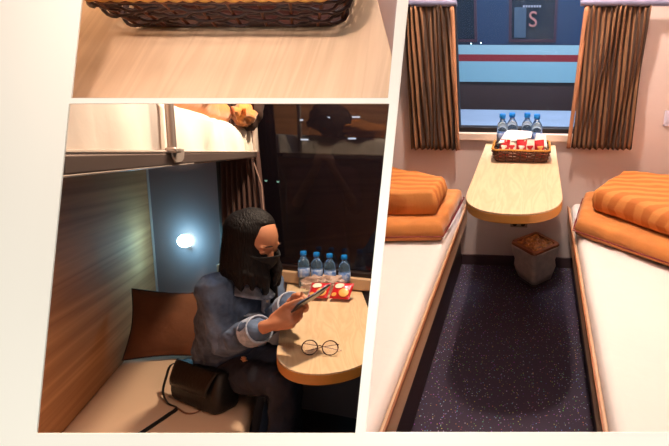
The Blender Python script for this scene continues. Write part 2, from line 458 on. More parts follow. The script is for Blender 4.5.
def bedding(name,label,cat,corners,z0,z1,m,piping=None,seed=0,group=None,amp=.006,extra=None,room=3):
    cx=sum(p[0] for p in corners)/4; cy=sum(p[1] for p in corners)/4
    t=thing(name,label,cat,(cx,cy,z0),0,room,group)
    cc=[(x-cx,y-cy) for x,y in corners]
    part(t,'cover',slab_cloth(MB(),cc,0,z1-z0,seed,amp=amp),m,room,smooth=70)
    if piping:
        for z,off in piping:
            k=MB(); pts=[]
            n=len(cc)
            cen=V((0,0,0))
            for i in range(n):
                p,q=V((*cc[i],z)),V((*cc[(i+1)%n],z))
                for s in range(10):
                    r=p.lerp(q,s/10); dd=V((r.x,r.y,0)).normalized()*off
                    r=r+dd+V((0,0,.003*noise.noise(V((r.x*15,r.y*15,seed))))); pts.append(r)
            k.tube(pts,.0035,6,closed=True); part(t,'piping',k,PIPING,room)
    return t
# left pile
bedding('folded_quilt','orange folded quilt with dark red piping lying on the left berth under a striped pillow','quilt',
    [(-.95,1.76),(-.40,1.82),(-.335,2.0),(-.39,2.34)][:2]+[(-.375,2.30),(-.95,2.34)],.439,.53,ORANGE,[(.035,.004)],seed=1,amp=.009)
bedding('pillow','orange striped flat pillow on top of the quilt on the left berth','pillow',
    [(-.93,1.86),(-.44,1.92),(-.43,2.13),(-.93,2.33)][:3]+[(-.90,2.36)],.532,.655,ORSTRIPE,seed=3,amp=.007)
# right pile
bedding('folded_quilt','orange folded quilt with dark red piping lying on the right berth under a striped pillow','quilt',
    [(.205,1.93),(.68,1.56),(.93,2.30),(.285,2.33)],.439,.53,ORANGE,[(.035,.004)],seed=11,amp=.009)
bedding('pillow','orange striped flat pillow on top of the quilt on the right berth','pillow',
    [(.285,2.03),(.66,1.66),(.93,2.25),(.47,2.31)],.532,.655,ORSTRIPE,seed=13,amp=.007)
# upper berths (their metal edges show at the top)
for s,x0,x1,lb in ((-1,-1.06,-.44,'grey upper berth edge above the left curtain'),(1,.26,.97,'grey upper berth edge above the right curtain')):
    pass
# curtains
CURT=striped('striped_curtain',((126,86,56),(58,38,26)),0,85.,rough=.85,bump=.2)
def curtain(label,tl,tr,bl,br,zt,zb,lining,folds=9,seed=0,y=YB-.05,room=3,m=None,amp=.013):
    cx=(tl+tr)/2; t=thing('curtain',label,'curtain',(cx,y,zb),0,room)
    def fn(u,v):
        x0=tl+(bl-tl)*v; x1=tr+(br-tr)*v
        x=x0+(x1-x0)*(u+.006*math.sin(u*folds*2*PI*2)); z=zt+(zb-zt)*v
        a=amp*(.75+.25*math.sin(seed+u*7))
        ph=u*folds*2*PI+.5*math.sin(v*3+seed)
        yy=a*math.sin(ph)*(1-.25*abs(v-.8))+.006*math.sin(v*9+u*13+seed)
        x+=.006*math.sin(v*4+u*11+seed)
        return V((x-cx,yy,z-zb+.004*math.sin(ph*1.0)*v))
    part(t,'cloth',MB().grid(fn,folds*12,24),m or CURT,room,smooth=80,solid=.002)
    if lining:
        l=MB(); xa,xb=lining  # offsets at inner edge (top,bottom)
        sgn=1 if xa>0 else -1
        def f2(u,v):
            e=(tr+(br-tr)*v) if sgn>0 else (tl+(bl-tl)*v)
            return V((e-cx+ (xa+(xb-xa)*v)*u, -.004-.004*math.sin(u*PI)+.004*math.sin(v*9), zt+(zb-zt)*v-zb))
        part(t,'lining_edge',l.grid(f2,4,24),mat('beige_curtain_lining',(176,120,84),.8),room,smooth=80,solid=.002)
    return t
curtain('brown striped pleated curtain hanging at the left of the train window',-.645,-.415,-.65,-.405,1.437,.735,(.022,.012),folds=9,seed=1)
curtain('brown striped pleated curtain hanging at the right of the train window',.245,.52,.195,.515,1.437,.755,(-.026,-.018),folds=11,seed=4)
RAILM=mat('grey_blue_rail',(126,124,150),.35,.3)
for lab,xa,xb,za in (('grey curtain rail above the left curtain',-.66,-.38,1.434),('grey curtain rail above the right curtain',.2,.97,1.434)):
    t=thing('curtain_rail',lab,'curtain rail',((xa+xb)/2,YB-.05,za),0)
    h=(xb-xa)/2
    part(t,'rail',MB().tube([(-h,0,.012),(h,0,.012)],.014,12),RAILM)
    for xx in (-h*.9,h*.9-.02): part(t,'bracket',MB().box((xx,0,.0),(xx+.02,.048,.024)),RAILM,bevel=.002)
# small wall switch, wall socket
t=thing('wall_switch','small pale switch plate on the wall right of the curtain','switch',(.69,YB-.008,.91),0)
part(t,'plate',MB().box((-.02,0,-.04),(.02,.008,.04)),mat('pale_plastic',(210,205,225),.4),bevel=.003)
part(t,'rocker',MB().box((-.01,-.004,-.018),(.01,0,.018)),mat('pale_plastic',(210,205,225),.4),bevel=.002)
t=thing('power_socket','small pale double socket on the wall under the table','socket',(-.068,YB-.01,.285),0)
part(t,'plate',MB().box((-.05,0,-.022),(.05,.01,.022)),mat('dull_plastic',(150,128,118),.5),bevel=.003)
for dx in (-.024,.024): part(t,'outlet',MB().lathe([(.013,0),(.013,.004),(.006,.0045)],(dx,0,0),12,axis=(0,-1,0)),GASKET)
# socket screws strip on the wall
# ---- basket
def basket(t,w,d,h,flare,room,rows=5,stakes=26,r=.004,wm=WICK,sm=WICKD,rm=GOLDW,gap=False):
    def ring(f,z,n,amp=0.,ph=0.,rows_phase=0):
        # rounded rectangle path
        hw=w/2+flare*f; hd=d/2+flare*f; rc=.018+flare*f*.6
        P=[];per=[]
        segs=[]
        L=2*(2*hw-2*rc)+2*(2*hd-2*rc)+2*PI*rc
        pts=[]
        for i in range(n):
            s=L*i/n; 
            def at(s):
                a=2*hw-2*rc; b=2*hd-2*rc; q=PI*rc/2
                if s<a: return V((-hw+rc+s,-hd,0)),V((0,-1,0))
                s-=a
                if s<q: th=-PI/2+s/rc; return V((hw-rc+rc*math.cos(th),-hd+rc+rc*math.sin(th),0)),V((math.cos(th),math.sin(th),0))
                s-=q
                if s<b: return V((hw,-hd+rc+s,0)),V((1,0,0))
                s-=b
                if s<q: th=s/rc; return V((hw-rc+rc*math.cos(th),hd-rc+rc*math.sin(th),0)),V((math.cos(th),math.sin(th),0))
                s-=q
                if s<a: return V((hw-rc-s,hd,0)),V((0,1,0))
                s-=a
                if s<q: th=PI/2+s/rc; return V((-hw+rc+rc*math.cos(th),hd-rc+rc*math.sin(th),0)),V((math.cos(th),math.sin(th),0))
                s-=q
                if s<b: return V((-hw,hd-rc-s,0)),V((-1,0,0))
                s-=b
                th=PI+s/rc; return V((-hw+rc+rc*math.cos(th),-hd+rc+rc*math.sin(th),0)),V((math.cos(th),math.sin(th),0))
            p,nn=at(s); off=amp*math.cos(PI*stakes*i/n+ph)
            pts.append(p+nn*off+V((0,0,z)))
        return pts
    k=MB(); nseg=stakes*6
    for j in range(rows):
        f=(j+.5)/rows; z=.006+(h-.012)*f
        if gap:
            # pairs of weavers that bow apart between stakes, leaving lens shaped holes
            for sg in (-1,1):
                pts=ring(f,z,nseg,amp=r*.9,ph=PI*j)
                for i,p in enumerate(pts): p.z+=sg*(h-.012)/rows*(.25+.26*math.cos(2*PI*(stakes/2)*i/nseg+PI*j+ (.6*math.sin(i*1.7))))
                k.tube(pts,r,6,closed=True,flat=.8)
        else:
            k.tube(ring(f,z,nseg,amp=r*1.3,ph=PI*j),(h-.012)/rows*.5*.86,6,closed=True)
    part(t,'woven_side',k,wm,room,smooth=80)
    k=MB(); a=ring(0,.003,stakes); b=ring(1,h-.004,stakes)
    for p,q in zip(a,b): k.tube([p,q],r*.9,5)
    k.tube(b,r*.8,5,closed=True)
    part(t,'stakes',k,sm,room,smooth=80)
    k=MB(); base=ring(0,0,60)
    k.prism([(p.x*.99,p.y*.99,.001) for p in base],(0,0,.004)); part(t,'bottom',k,wm,room)
    k=MB(); rr=ring(1.06,h,200)
    for ph in (0,PI):
        pts=[]
        for i,p in enumerate(rr):
            c=V((p.x,p.y,0)).normalized(); an=2*PI*i/200*34+ph
            pts.append(p+c*math.cos(an)*r*.75+V((0,0,math.sin(an)*r*.75)))
        k.tube(pts,r*1.0,6,closed=True)
    part(t,'braided_rim',k,rm,room,smooth=80)
BX,BY=-.055,2.13
bk=thing('wicker_basket','brown woven basket of snacks and water bottles on the narrow table by the window','basket',(BX,BY,.761))
basket(bk,.245,.16,.062,.012,3,rows=6,stakes=24,r=.0035,wm=WICK,sm=WICKD,rm=GOLDW)
# ---- bottles
def bottle(label,loc,room,h=.2,r=.03,group=None,tint=None):
    t=thing('water_bottle',label,'bottle',loc,0,room,group)
    prof=[(.0,0),(r*.8,0),(r*.97,.006),(r,.02),(r*.95,.045),(r,.06),(r,.105),(r*.97,.118),(r,.128),(r*.85,.15),(r*.48,.168),(r*.42,.172),(r*.42,.182)]
    part(t,'bottle_body',MB().lathe([(a if a else .001,b*h/.2) for a,b in prof],k=24),PLASTIC,room,smooth=50)
    part(t,'label_band',MB().lathe([(r*1.0,.062*h/.2),(r*1.03,.063*h/.2),(r*1.03,.108*h/.2),(r*1.0,.109*h/.2)],k=24),LABELM,room,smooth=50)
    c=MB(); 
    c.lathe([(r*.5,.18*h/.2),(r*.54,.182*h/.2),(r*.53,.199*h/.2),(r*.45,.202*h/.2)],k=20)
    part(t,'cap',c,BLUE,room,smooth=40); return t
b0=None
specs=[(502.6,2.185,'clear water bottle in the basket, first from the left curtain'),(512.3,2.215,'clear water bottle in the basket, second from the left curtain'),
       (527.4,2.215,'clear water bottle in the basket, second from the right curtain'),(537.2,2.185,'clear water bottle in the basket, first from the right curtain')]
for x,y,l in specs:
    p=h3(x,115,1,y)
    if b0 is None: b0=bottle(l,(p.x,y,.767),3,h=.193,r=.0285,group='water bottles in the window basket')
    else: dup(b0,(p.x,y,.767),random.uniform(0,3),l)
# ---- snack sachets standing at the front of the basket
def packet(label,loc,room,w,h,th,tiltx,rz,m,m2,group=None,name='snack_packet'):
    M=Matrix.Translation(V(loc))@Matrix.Rotation(rz,4,'Z')@Matrix.Rotation(tiltx,4,'X')
    t=thing(name,label,'snack packet',room=room,M=M,group=group)
    def body(p,d):
        return p
    k=MB()
    def fn(sgn):
        def f(u,v):
            x=(u-.5)*w; z=v*h; b=math.sin(PI*u)**.6*math.sin(PI*min(1,max(0,(v*h-.008)/(h-.016))))**.6 if .008<v*h<h-.008 else 0
            return V((x,sgn*th/2*b+.0015*noise.noise(V((x*60,z*60,sgn))),z))
        return f
    k.grid(fn(-1),12,16); k.grid(fn(1),12,16,flip=True)
    part(t,'pouch',k,m,room,smooth=70,cut=True)
    q=MB(); 
    def f3(u,v):
        uu=.18+.64*u; vv=.25+.42*v
        b=math.sin(PI*uu)**.6*math.sin(PI*(vv*h-.008)/(h-.016))**.6
        return V(((uu-.5)*w*(.75+.25*math.sin(v*9)),-th/2*b-.0012,vv*h))
    q.grid(f3,8,8); part(t,'printed_panel',q,m2,room,smooth=70,solid=.0006)
    return t
pk=[(503,RED,WFOIL,'red and white snack packet at the left end of the window basket'),(512,WFOIL,RED,'white snack packet second from the left in the window basket'),
    (521,RED,WFOIL,'red snack packet in the middle of the window basket'),(530,WFOIL,RED,'white snack packet right of the middle in the window basket'),
    (540,RED,YFOIL,'red snack packet at the right end of the window basket')]
for i,(x,m,m2,l) in enumerate(pk):
    p=h3(x,152,1,2.085)
    packet(l,(p.x,2.085+.006*(i%2),.775),3,.05,.085,.018,-.35+.05*i,(-.35,.3,-.15,.2,.45)[i],m,m2,group='snack packets in the window basket')
# napkins
def napkin(label,poly,th,zf,room=3,seed=0):
    c=sum((V(p) for p in poly),V((0,0,0)))/len(poly)
    t=thing('paper_napkin',label,'napkin',c,0,room)
    a,b,cc,d=[V(p)-c for p in poly]
    def f(u,v):
        p=a.lerp(b,u).lerp(d.lerp(cc,u),v); return p+V((0,0,zf*math.sin(PI*u)*math.sin(PI*v)+.003*noise.noise(p*40+V((seed,0,0)))))
    part(t,'sheet',MB().grid(f,14,10),PAPER,room,smooth=80,solid=th); return t
napkin('white folded paper napkin spread over the snacks beside the bottles',[(-.17,2.10,.835),(-.01,2.12,.862),(-.005,2.17,.88),(-.13,2.175,.885)],.003,.008)
napkin('small white square card leaning on the right of the napkin',[(.005,2.115,.835),(.068,2.095,.822),(.06,2.125,.875),(.015,2.14,.882)],.002,.002,seed=4)

# ---- waste bin
c=(h3(511,242,2,.24)+h3(559.6,240.6,2,.24)+h3(531,228.5,2,.24)+h3(540.8,254,2,.24))/4
bt=thing('waste_bin','small waste bin with a pale plastic liner on the floor under the table','bin',(c.x,c.y-.02,.001),.75)
def rrect(hw,rc,z,n=6,hd=None):
    hd=hd or hw; o=[]
    for cx,cy,a0 in ((hw-rc,hd-rc,0),(-hw+rc,hd-rc,PI/2),(-hw+rc,-hd+rc,PI),(hw-rc,-hd+rc,1.5*PI)):
        for i in range(n+1): a=a0+PI/2*i/n; o.append(V((cx+rc*math.cos(a),cy+rc*math.sin(a),z)))
    return o
def loft(rings,cap0=True,cap1=True):
    n=len(rings[0]); v=[p for r in rings for p in r]; f=[]
    for i in range(len(rings)-1):
        for j in range(n): f.append((i*n+j,i*n+(j+1)%n,(i+1)*n+(j+1)%n,(i+1)*n+j))
    if cap0: f.append(tuple(range(n-1,-1,-1)))
    if cap1: f.append(tuple((len(rings)-1)*n+j for j in range(n)))
    return MB().add(v,f)
part(bt,'container',loft([rrect(.065,.02,0),rrect(.068,.02,.01),rrect(.085,.02,.225),rrect(.08,.02,.225),rrect(.064,.02,.02)]),mat('grey_bin_plastic',(120,104,98),.5))
part(bt,'rim',loft([rrect(.098,.022,.222),rrect(.101,.022,.232),rrect(.098,.022,.242),rrect(.08,.016,.242),rrect(.078,.016,.23)],True,True),mat('brown_bin_rim',(126,66,30),.5))
lm=MB()
rg=[]
for z,hw in ((.02,.073),(.06,.082),(.10,.09),(.14,.086),(.18,.096),(.215,.1),(.228,.103)):
    r_=rrect(hw,.025,z,10)
    for p in r_:
        q=.011*noise.noise(V((p.x*25,p.y*25,p.z*30))); d=V((p.x,p.y,0)).normalized(); p+=d*q
    rg.append(r_)
lm=loft(rg,False,False); part(bt,'liner',lm,mat('pale_liner',(225,204,188),.35,noise_amt=.2,noise_scale=30),smooth=50,solid=.0015)
rb=MB()
rb.grid(lambda u,v:V(((u-.5)*.15,(v-.5)*.15,.236+.016*noise.noise(V((u*7,v*7,2))))),16,16)
part(bt,'rubbish',rb,mat('brown_rubbish',(180,116,50),.7,col2=(110,60,28),noise_scale=40),smooth=0,solid=.003)

# ---- ceiling lamp
t=thing('ceiling_lamp','round warm ceiling lamp above the aisle of the right compartment','lamp',(-.06,1.88,2.46))
part(t,'housing',MB().lathe([(.1,0),(.1,-.02),(.09,-.028),(.088,-.01)][::-1],k=32),CHROME)
part(t,'diffuser',MB().lathe([(.001,-.03),(.07,-.028),(.086,-.012),(.086,-.008)],k=32),mat('lamp_diffuser',(255,240,220),.4,emit=(255,214,160),estr=2.))
# ================================================================= outside the window: train alongside
TY=4.6
def zt_(y): return h3(500,y,1,TY).z
bands=[(-90,45,'body_side',(24,50,84)),(45,54.5,'light_stripe',(160,192,200)),(54.5,61.5,'red_stripe',(150,30,38)),(61.5,82,'lower_side',(142,184,196))]
tr=thing('train_carriage','blue and white train carriage with a red stripe standing outside the window','train',(0,TY,0))
for y0,y1,nm,colr in bands:
    z1,z0=zt_(y0),zt_(y1)
    part(tr,nm,MB().box((-2.5,0,z0),(3.2,.05,z1)),mat('carriage_'+nm,colr,.4),smooth=0)
part(tr,'underframe',MB().box((-2.5,.02,.25),(3.2,.6,zt_(82))),mat('carriage_underframe',(60,26,24),.8),smooth=0)
DW=mat('dark_carriage_glass',(10,24,44),.12); FRM=mat('carriage_window_frame',(66,24,44),.5)
def cwin(xa,xb):
    z0=zt_(42); z1=z0+.62
    k=MB(); e=.025
    k.box((xa,-.012,z0),(xb,0,z0+e)).box((xa,-.012,z1-e),(xb,0,z1)).box((xa,-.012,z0+e),(xa+e,0,z1-e)).box((xb-e,-.012,z0+e),(xb,0,z1-e))
    f=part(tr,'carriage_window',k,FRM,smooth=0)
    g=obj('pane',MB().box((xa+e,-.006,z0+e),(xb-e,-.001,z1-e)),DW,tr,3,smooth=0); g.parent=f
    g=obj('blind',MB().box((xa+.05,-.009,z0+.04),(xa+.16,-.006,z0+.3)),mat('grey_carriage_blind',(62,80,100),.5),tr,3,smooth=0); g.parent=f
pL=h3(457,20,1,TY).x-.35; pR=h3(477,20,1,TY).x
cwin(pL,pR); xa=h3(509,20,1,TY).x; xb=h3(557,20,1,TY).x; cwin(xa,xb); cwin(xb+.5,xb+.95)
# round emblem and lettering on the carriage
def text_mesh(body,size,extr):
    cu=bpy.data.curves.new('t','FONT'); cu.body=body; cu.size=size; cu.extrude=extr; cu.align_x='CENTER'; cu.align_y='CENTER'
    o=bpy.data.objects.new('t',cu); COL.objects.link(o)
    dg=bpy.context.evaluated_depsgraph_get(); me=o.evaluated_get(dg).to_mesh()
    mb=MB().add([v.co.copy() for v in me.vertices],[tuple(p.vertices) for p in me.polygons])
    bpy.data.objects.remove(o); return mb
R90=Matrix.Rotation(PI/2,4,'X')
pc=h3(533,20,1,TY)
S=text_mesh('S',.19,.003); S.xf(Matrix.Translation((pc.x,-.018,pc.z))@R90); part(tr,'emblem',S,mat('emblem_orange',(196,120,110),.5),smooth=0)
k=MB(); 
for i in range(7):
    q=h3(524+i*2.7,6.3,1,TY); k.box((q.x-.008,-.016,q.z-.009),(q.x+.006,-.012,q.z+.009))
part(tr,'lettering',k,mat('lettering_white',(190,180,190),.5),smooth=0)
g=MB().box((-4,YB+.3,.0),(4.2,9,.05)); 
struct('platform_ground',MB().box((-4,YB+1.0,.40),(4.2,TY-.2,.555)),mat('pale_platform',(170,180,200),.8,noise_amt=.15,noise_scale=3),smooth=0)
struct('ground_outside',MB().box((-4,TY-.25,-.02),(4.2,9,.02)),mat('dark_ballast',(40,34,40),.9),smooth=0)
for i,(x,y) in enumerate(((471,43.5),(481,42.8))):
    p=h3(x,y,1,YB+.8)
    t=thing('light_dot','tiny white lamp seen low through the window, %s one'%('left' if i==0 else 'right'),'lamp',(p.x,YB+.8,p.z))
    part(t,'bulb',MB().ball((0,0,0),.0045,k=10,m=6),mat('cold_bulb',(220,250,255),.4,emit=(200,240,255),estr=6.))
    part(t,'hood',MB().lathe([(.005,.003),(.007,.009),(.003,.011)],k=10),GASKET)

# ================================================================= LOWER LEFT COMPARTMENT
XW=-.874; CY=3.25; SL=-.757
WD=V((1,SL,0)).normalized()      # along the window wall
WN=V((-WD.y,WD.x,0)); WN=WN if WN.y>0 else -WN   # outward
W0=V((XW,CY,0))
def hw(x,y,off=0.): return hitp(R2,C2,x,y,W0-WN*off,WN)
def wl(p): return (p-W0).dot(WD)       # distance along window wall from the corner
MW=to4(Matrix((WD,WN,V((0,0,1)))).transposed(),W0)   # wall local: x along, y outward, z up
def wall_pts(mb): return mb.xf(MW)
struct('floor',MB().box((-.9,.3,-.04),(1.2,3.6,0)),mat('dark_floor',(34,26,32),.8),2)
struct('wall_left',MB().box((XW-.05,.3,0),(XW,3.35,2.5)),WOODWALL,2,smooth=0)
s0=wl(hw(219.5,200)); z0=hw(290,269).z; z1=2.2; s1=2.2
print('win2 start',s0,'sill z',z0,'right',hw(369,276).z)
w=MB(); w.box((-.05,0,0),(s0,.06,2.5)); w.box((s0,0,0),(s1,.06,z0)); w.box((s0,0,z1),(s1,.06,2.5))
struct('wall_window',wall_pts(w),GREYWALL,2,smooth=0)
f=MB(); f.box((s0,-.01,z0-.004),(s1,.05,z0+.02)); f.box((s0,-.01,z0+.02),(s0+.02,.05,z1))
w2=struct('window_2',wall_pts(f),mat('dark_window_frame',(34,22,22),.4),2,bevel=.003)
G2=mat('dark_night_glass',(26,20,26),.02,alpha=.72,spec=.8)
gp=obj('window_pane',wall_pts(MB().box((s0+.01,.02,z0+.01),(s1,.026,z1))),G2,None,2,smooth=0); gp.parent=w2; gp.matrix_parent_inverse=w2.matrix_world.inverted()
struct('trim_2',wall_pts(MB().box((s0-.02,-.03,z0-.07),(s1,0,z0-.006))),mat('beige_sill',(196,160,128),.5),2,bevel=.006)
struct('trim_3',wall_pts(MB().box((0,-.012,.4),(.012,0,2.4))),CHROME,2)
# lower berth
def soft_top(mb,x0,x1,y0,y1,zs,zt,nx=24,ny=50,seed=0,amp=.004,r=.03):
    us=[0,.01,.025,.045]+[.045+.91*i/nx for i in range(1,nx)]+[.955,.975,.99,1]
    vs=[0,.004,.01,.02]+[.02+.96*i/ny for i in range(1,ny)]+[.98,.99,.996,1]
    ver=[];fc=[]
    for v in vs:
        for u in us:
            x=x0+(x1-x0)*u; y=y0+(y1-y0)*v; e=min(min(u,1-u)*(x1-x0),min(v,1-v)*(y1-y0)); d=0
            if e<r: d=r-math.sqrt(max(0,r*r-(r-e)**2))
            ver.append(V((x,y,zt-d+amp*noise.noise(V((x*6+seed,y*3,seed)))+amp*.5*noise.noise(V((x*17,y*8,seed))))))
    W=len(us);H=len(vs)
    for j in range(H-1):
        for i in range(W-1): fc.append((j*W+i,j*W+i+1,(j+1)*W+i+1,(j+1)*W+i))
    ring=[j for j in range(W)]+[j*W+W-1 for j in range(1,H)]+[(H-1)*W+i for i in range(W-2,-1,-1)]+[j*W for j in range(H-2,0,-1)]
    base=len(ver)
    for i in ring: p=ver[i].copy(); p.z=zs; ver.append(p)
    n=len(ring)
    for i in range(n): fc.append((ring[i],base+i,base+(i+1)%n,ring[(i+1)%n]))
    fc.append(tuple(base+i for i in range(n-1,-1,-1)))
    return mb.add(ver,fc)
t=thing('lower_berth','lower berth with a pinkish cream sheet where the woman in denim sits','bed',(-.56,1.6,0),0,2)
def yend(x,gap=.02): return CY+SL*(x-XW)-gap
def skew_end(mb,y0,y1,gap=.02):
    for p in mb.v: p.y=y0+(p.y-y0)*(yend(p.x,gap)-y0)/(y1-y0)
    return mb
part(t,'mattress',skew_end(soft_top(MB(),XW+.004,-.25,.7,2.745,.35,.43,seed=4),.7,2.745).move((.56,-1.6,0)),SHEET2,2,smooth=60)
part(t,'base',skew_end(MB().box((XW+.006,.7,.0),(-.28,2.74,.348)),.7,2.74).move((.56,-1.6,0)),DARKMET,2,bevel=.004)
part(t,'side_rail',MB().box((-.279+.56,.7-1.6,.3),(-.262+.56,2.74-1.6,.37)),mat('brown_rail',(90,60,44),.5),2,bevel=.003)
# upper berth
XU=-.245
t=thing('upper_berth','upper berth with a metal edge and white mattress above the woman','bed',(XU-.35,1.5,1.43),0,2)
def ub(k): return k.move((-(XU-.35),-1.5,-1.43))
part(t,'side_rail',ub(MB().box((XU-.02,.47,1.4245),(XU,2.68,1.454))),ALU,2,near=.487,bevel=.006,seg=3)
part(t,'rail_lip',ub(MB().tube([(XU-.002,.47,1.4535),(XU-.002,2.68,1.4535)],.003,8)),CHROME,2,near=.487)
part(t,'rail_lip',ub(MB().tube([(XU-.002,.47,1.427),(XU-.002,1.25,1.427)],.0018,8)),CHROME,2,near=.487)
part(t,'base_panel',ub(skew_end(MB().box((XW+.012,.47,1.432),(XU-.022,2.68,1.449)),.47,2.68,.085)),DARKMET,2,near=.487)
m=skew_end(soft_top(MB(),XW+.012,XU-.012,.47,2.62,1.453,1.558,seed=9,amp=.006,r=.02,nx=20,ny=70),.47,2.62,.09)
for p in m.v:   # soft vertical creases on the hanging side of the sheet
    if p.x>XU-.05: p.x+=.026*noise.noise(V((0,p.y*6+p.z*14,p.z*9)))+.004*noise.noise(V((3,p.y*16,p.z*9)))
part(t,'mattress',ub(m),SHEET,2,near=.487,smooth=70)
def post(y,r):
    g=part(t,'guard_post',ub(MB().tube([(XU+.004,y,1.462),(XU+.004,y,1.75)],r,14)),CHROME,2,near=.487)
    e=obj('socket_bracket',ub(MB().box((XU-.004,y-.0-.012,1.452),(XU+.014,y+.022,1.462))),CHROME,t,2,near=.487,bevel=.003); e.parent=g
y1_=h2(171.5,152,0,XU+.004).y; y2_=h2(256,152,0,XU+.004).y
post(y1_,.0062); post(y1_+.014,.0062); post(y2_,.012)
k=MB(); yb=y1_+.005
k.prism([(XU+.001,yb,1.46),(XU+.001,yb+.09,1.46),(XU+.001,yb+.085,1.44),(XU+.001,yb+.06,1.432),(XU+.001,yb+.02,1.432),(XU+.001,yb+.002,1.444)],(.004,0,0))
part(t,'corner_plate',ub(k),CHROME,2,bevel=.0015)
bl=thing('folded_quilt','orange quilt heaped on the upper berth behind the guard post','quilt',(-.36,1.75,1.56),0,2)
part(bl,'cover',slab_cloth(MB(),[(-.22,-.65),(.06,-.62),(.08,.42),(-.22,.45)],0,.10,21,amp=.02,rnd=.05),ORANGE,2,smooth=70)
bd=thing('bundled_cloth','small orange and dark bundle of cloth at the window end of the upper berth','bundle',(-.25,2.25,1.562),0,2)
def lump(p,d): return p*(1+.35*noise.noise(d*2.3))
part(bd,'wrap',MB().ball((0,0,.05),(.045,.14,.05),fn=lump,k=24,m=16),ORANGE,2,smooth=60)
part(bd,'dark_cloth',MB().ball((.01,.16,.09),(.05,.12,.1),fn=lump,k=24,m=16),mat('dark_brown_cloth',(50,28,22),.85),2,smooth=60)
# reading lamp on the window wall
pw=hw(185,241,.03)
t=thing('reading_lamp','small cold white reading lamp glowing on the wall beside the window','lamp',pw,0,2)
nl=WN*.8
part(t,'wall_mount',MB().lathe([(.02,0),(.022,.004),(.012,.008),(.008,.03)],V(nl)*.048,16,axis=tuple(-nl)),CHROME,2)
part(t,'bulb',MB().ball((0,0,0),.038,k=20,m=12),mat('cold_lamp_glow',(230,255,255),.4,emit=(190,243,255),estr=14.),2)
part(t,'collar',MB().lathe([(.012,-.04),(.02,-.034),(.02,-.026)],(0,0,0),16),CHROME,2)
lamp2=pw
# pillow in the corner
def cushion(w,h,th,seed=0,n=22,ear=.5):
    mb=MB()
    def f(sg):
        def g(u,v):
            a=2*u-1; b=2*v-1
            px=a*w/2*(1-.12*(1-abs(b))**0*0-.10*(1-a*a*0)*(1-abs(b)**2)*0)
            k=1-.12*math.cos(a*PI/2)**1.0; kk=1-.10*math.cos(b*PI/2)
            x=a*w/2*kk; z=b*h/2*k
            t=(max(0,1-a*a)**.55)*(max(0,1-b*b)**.55)*th/2
            y=sg*t+.004*noise.noise(V((x*14,z*14,seed+sg)))*(t/(th/2))
            return V((x,y,z))
        return g
    mb.grid(f(-1),n,n); mb.grid(f(1),n,n,flip=True); return mb
pb=h2(163,362,2,.43)
Mp=Matrix.Translation((-.63,2.60,.43+.165))@Matrix.Rotation(-.15,4,'Z')@Matrix.Rotation(-.28,4,'X')@Matrix.Rotation(.06,4,'Y')
t=thing('pillow','brown pillow propped in the wooden corner behind the woman','pillow',room=2,M=Mp)
part(t,'cover',cushion(.42,.34,.12,3),BROWNPIL,2,smooth=70)
fl=[]
for a in range(40):
    q=a/40*4; s_=int(q); fq=q-s_; e=[(-1,-1),(1,-1),(1,1),(-1,1)]; A=e[s_];B=e[(s_+1)%4]
    aa=A[0]+(B[0]-A[0])*fq; bb=A[1]+(B[1]-A[1])*fq
    fl.append(V((aa*.21*(1-.10*math.cos(bb*PI/2)),0,bb*.17*(1-.12*math.cos(aa*PI/2)))))
part(t,'piping',MB().tube(fl,.004,6,closed=True),mat('dark_brown_piping',(60,30,20),.7),2)
# table
bx=.236
make_table(.056,.183,1.50,CY+SL*(.048-XW)-.012,'pale wood table with an orange edge where the woman rests her hands',2,TABLE,skew=SL,z=.74,depth=.25,e=.95)
# glasses
gp_=h2(319.5,355.5,2,.742)
t=thing('eyeglasses','round thin framed glasses lying open on the table of the woman','glasses',gp_,0,2)
gm=mat('dark_glasses_frame',(70,36,30),.35,.4)
Rg=R2@V((1,0,0)); Rg.z=0; Rg.normalize()   # across the view
Bk=V((-Rg.y,Rg.x,0)); upg=(V((0,0,1))*.97+Bk*.22).normalized()
rl=.0255
for s in (-1,1):
    c=Rg*s*.0365+upg*(rl+.002)
    pts=[c+(Rg*math.cos(a)*rl*1.1+upg*math.sin(a)*rl) for a in [2*PI*i/28 for i in range(28)]]
    f=part(t,'lens_rim',MB().tube(pts,.0021,6,closed=True),gm,2)
    g=MB(); nn=Rg.cross(upg)*.0008
    g.prism([c+(Rg*math.cos(a)*rl*1.08+upg*math.sin(a)*rl*.98) for a in [2*PI*i/24 for i in range(24)]],nn)
    l=obj('lens',g,mat('clear_lens',(250,240,240),.03,alpha=.12,spec=.8),t,2,smooth=0); l.parent=f
    h=Rg*s*(.0365+rl*1.08)+upg*(rl+.012)
    tip=Rg*(-s*.045)+Bk*(.03 if s>0 else .04)+V((0,0,.006))
    elb=h+Bk*.008
    part(t,'temple',MB().tube([h,elb,elb.lerp(tip,.5)+V((0,0,.002)),tip,tip+V((0,0,-.003))-Rg*s*.02],.0014,6),gm,2)
pts=[Rg*(-.0085)+upg*(rl+.006),upg*(rl+.011),Rg*.0085+upg*(rl+.006)]
part(t,'bridge',MB().tube(pts,.0014,6),gm,2)
# bottles on table by the window
b2=None
for i,(x,y,l) in enumerate(((304.5,287,'water bottle nearest the woman in the row by the dark window'),(317.5,288.5,'second water bottle from the woman in the row by the dark window'),(330.5,290,'second water bottle from the right in the row by the dark window'),(345,292,'rightmost water bottle in the row by the dark window'))):
    p=h2(x,y,2,.741); 
    if i==0: b2=bottle(l,p,2,h=.195,r=.029,group='water bottles by the dark window')
    else: dup(b2,p,i*1.1,l,2)
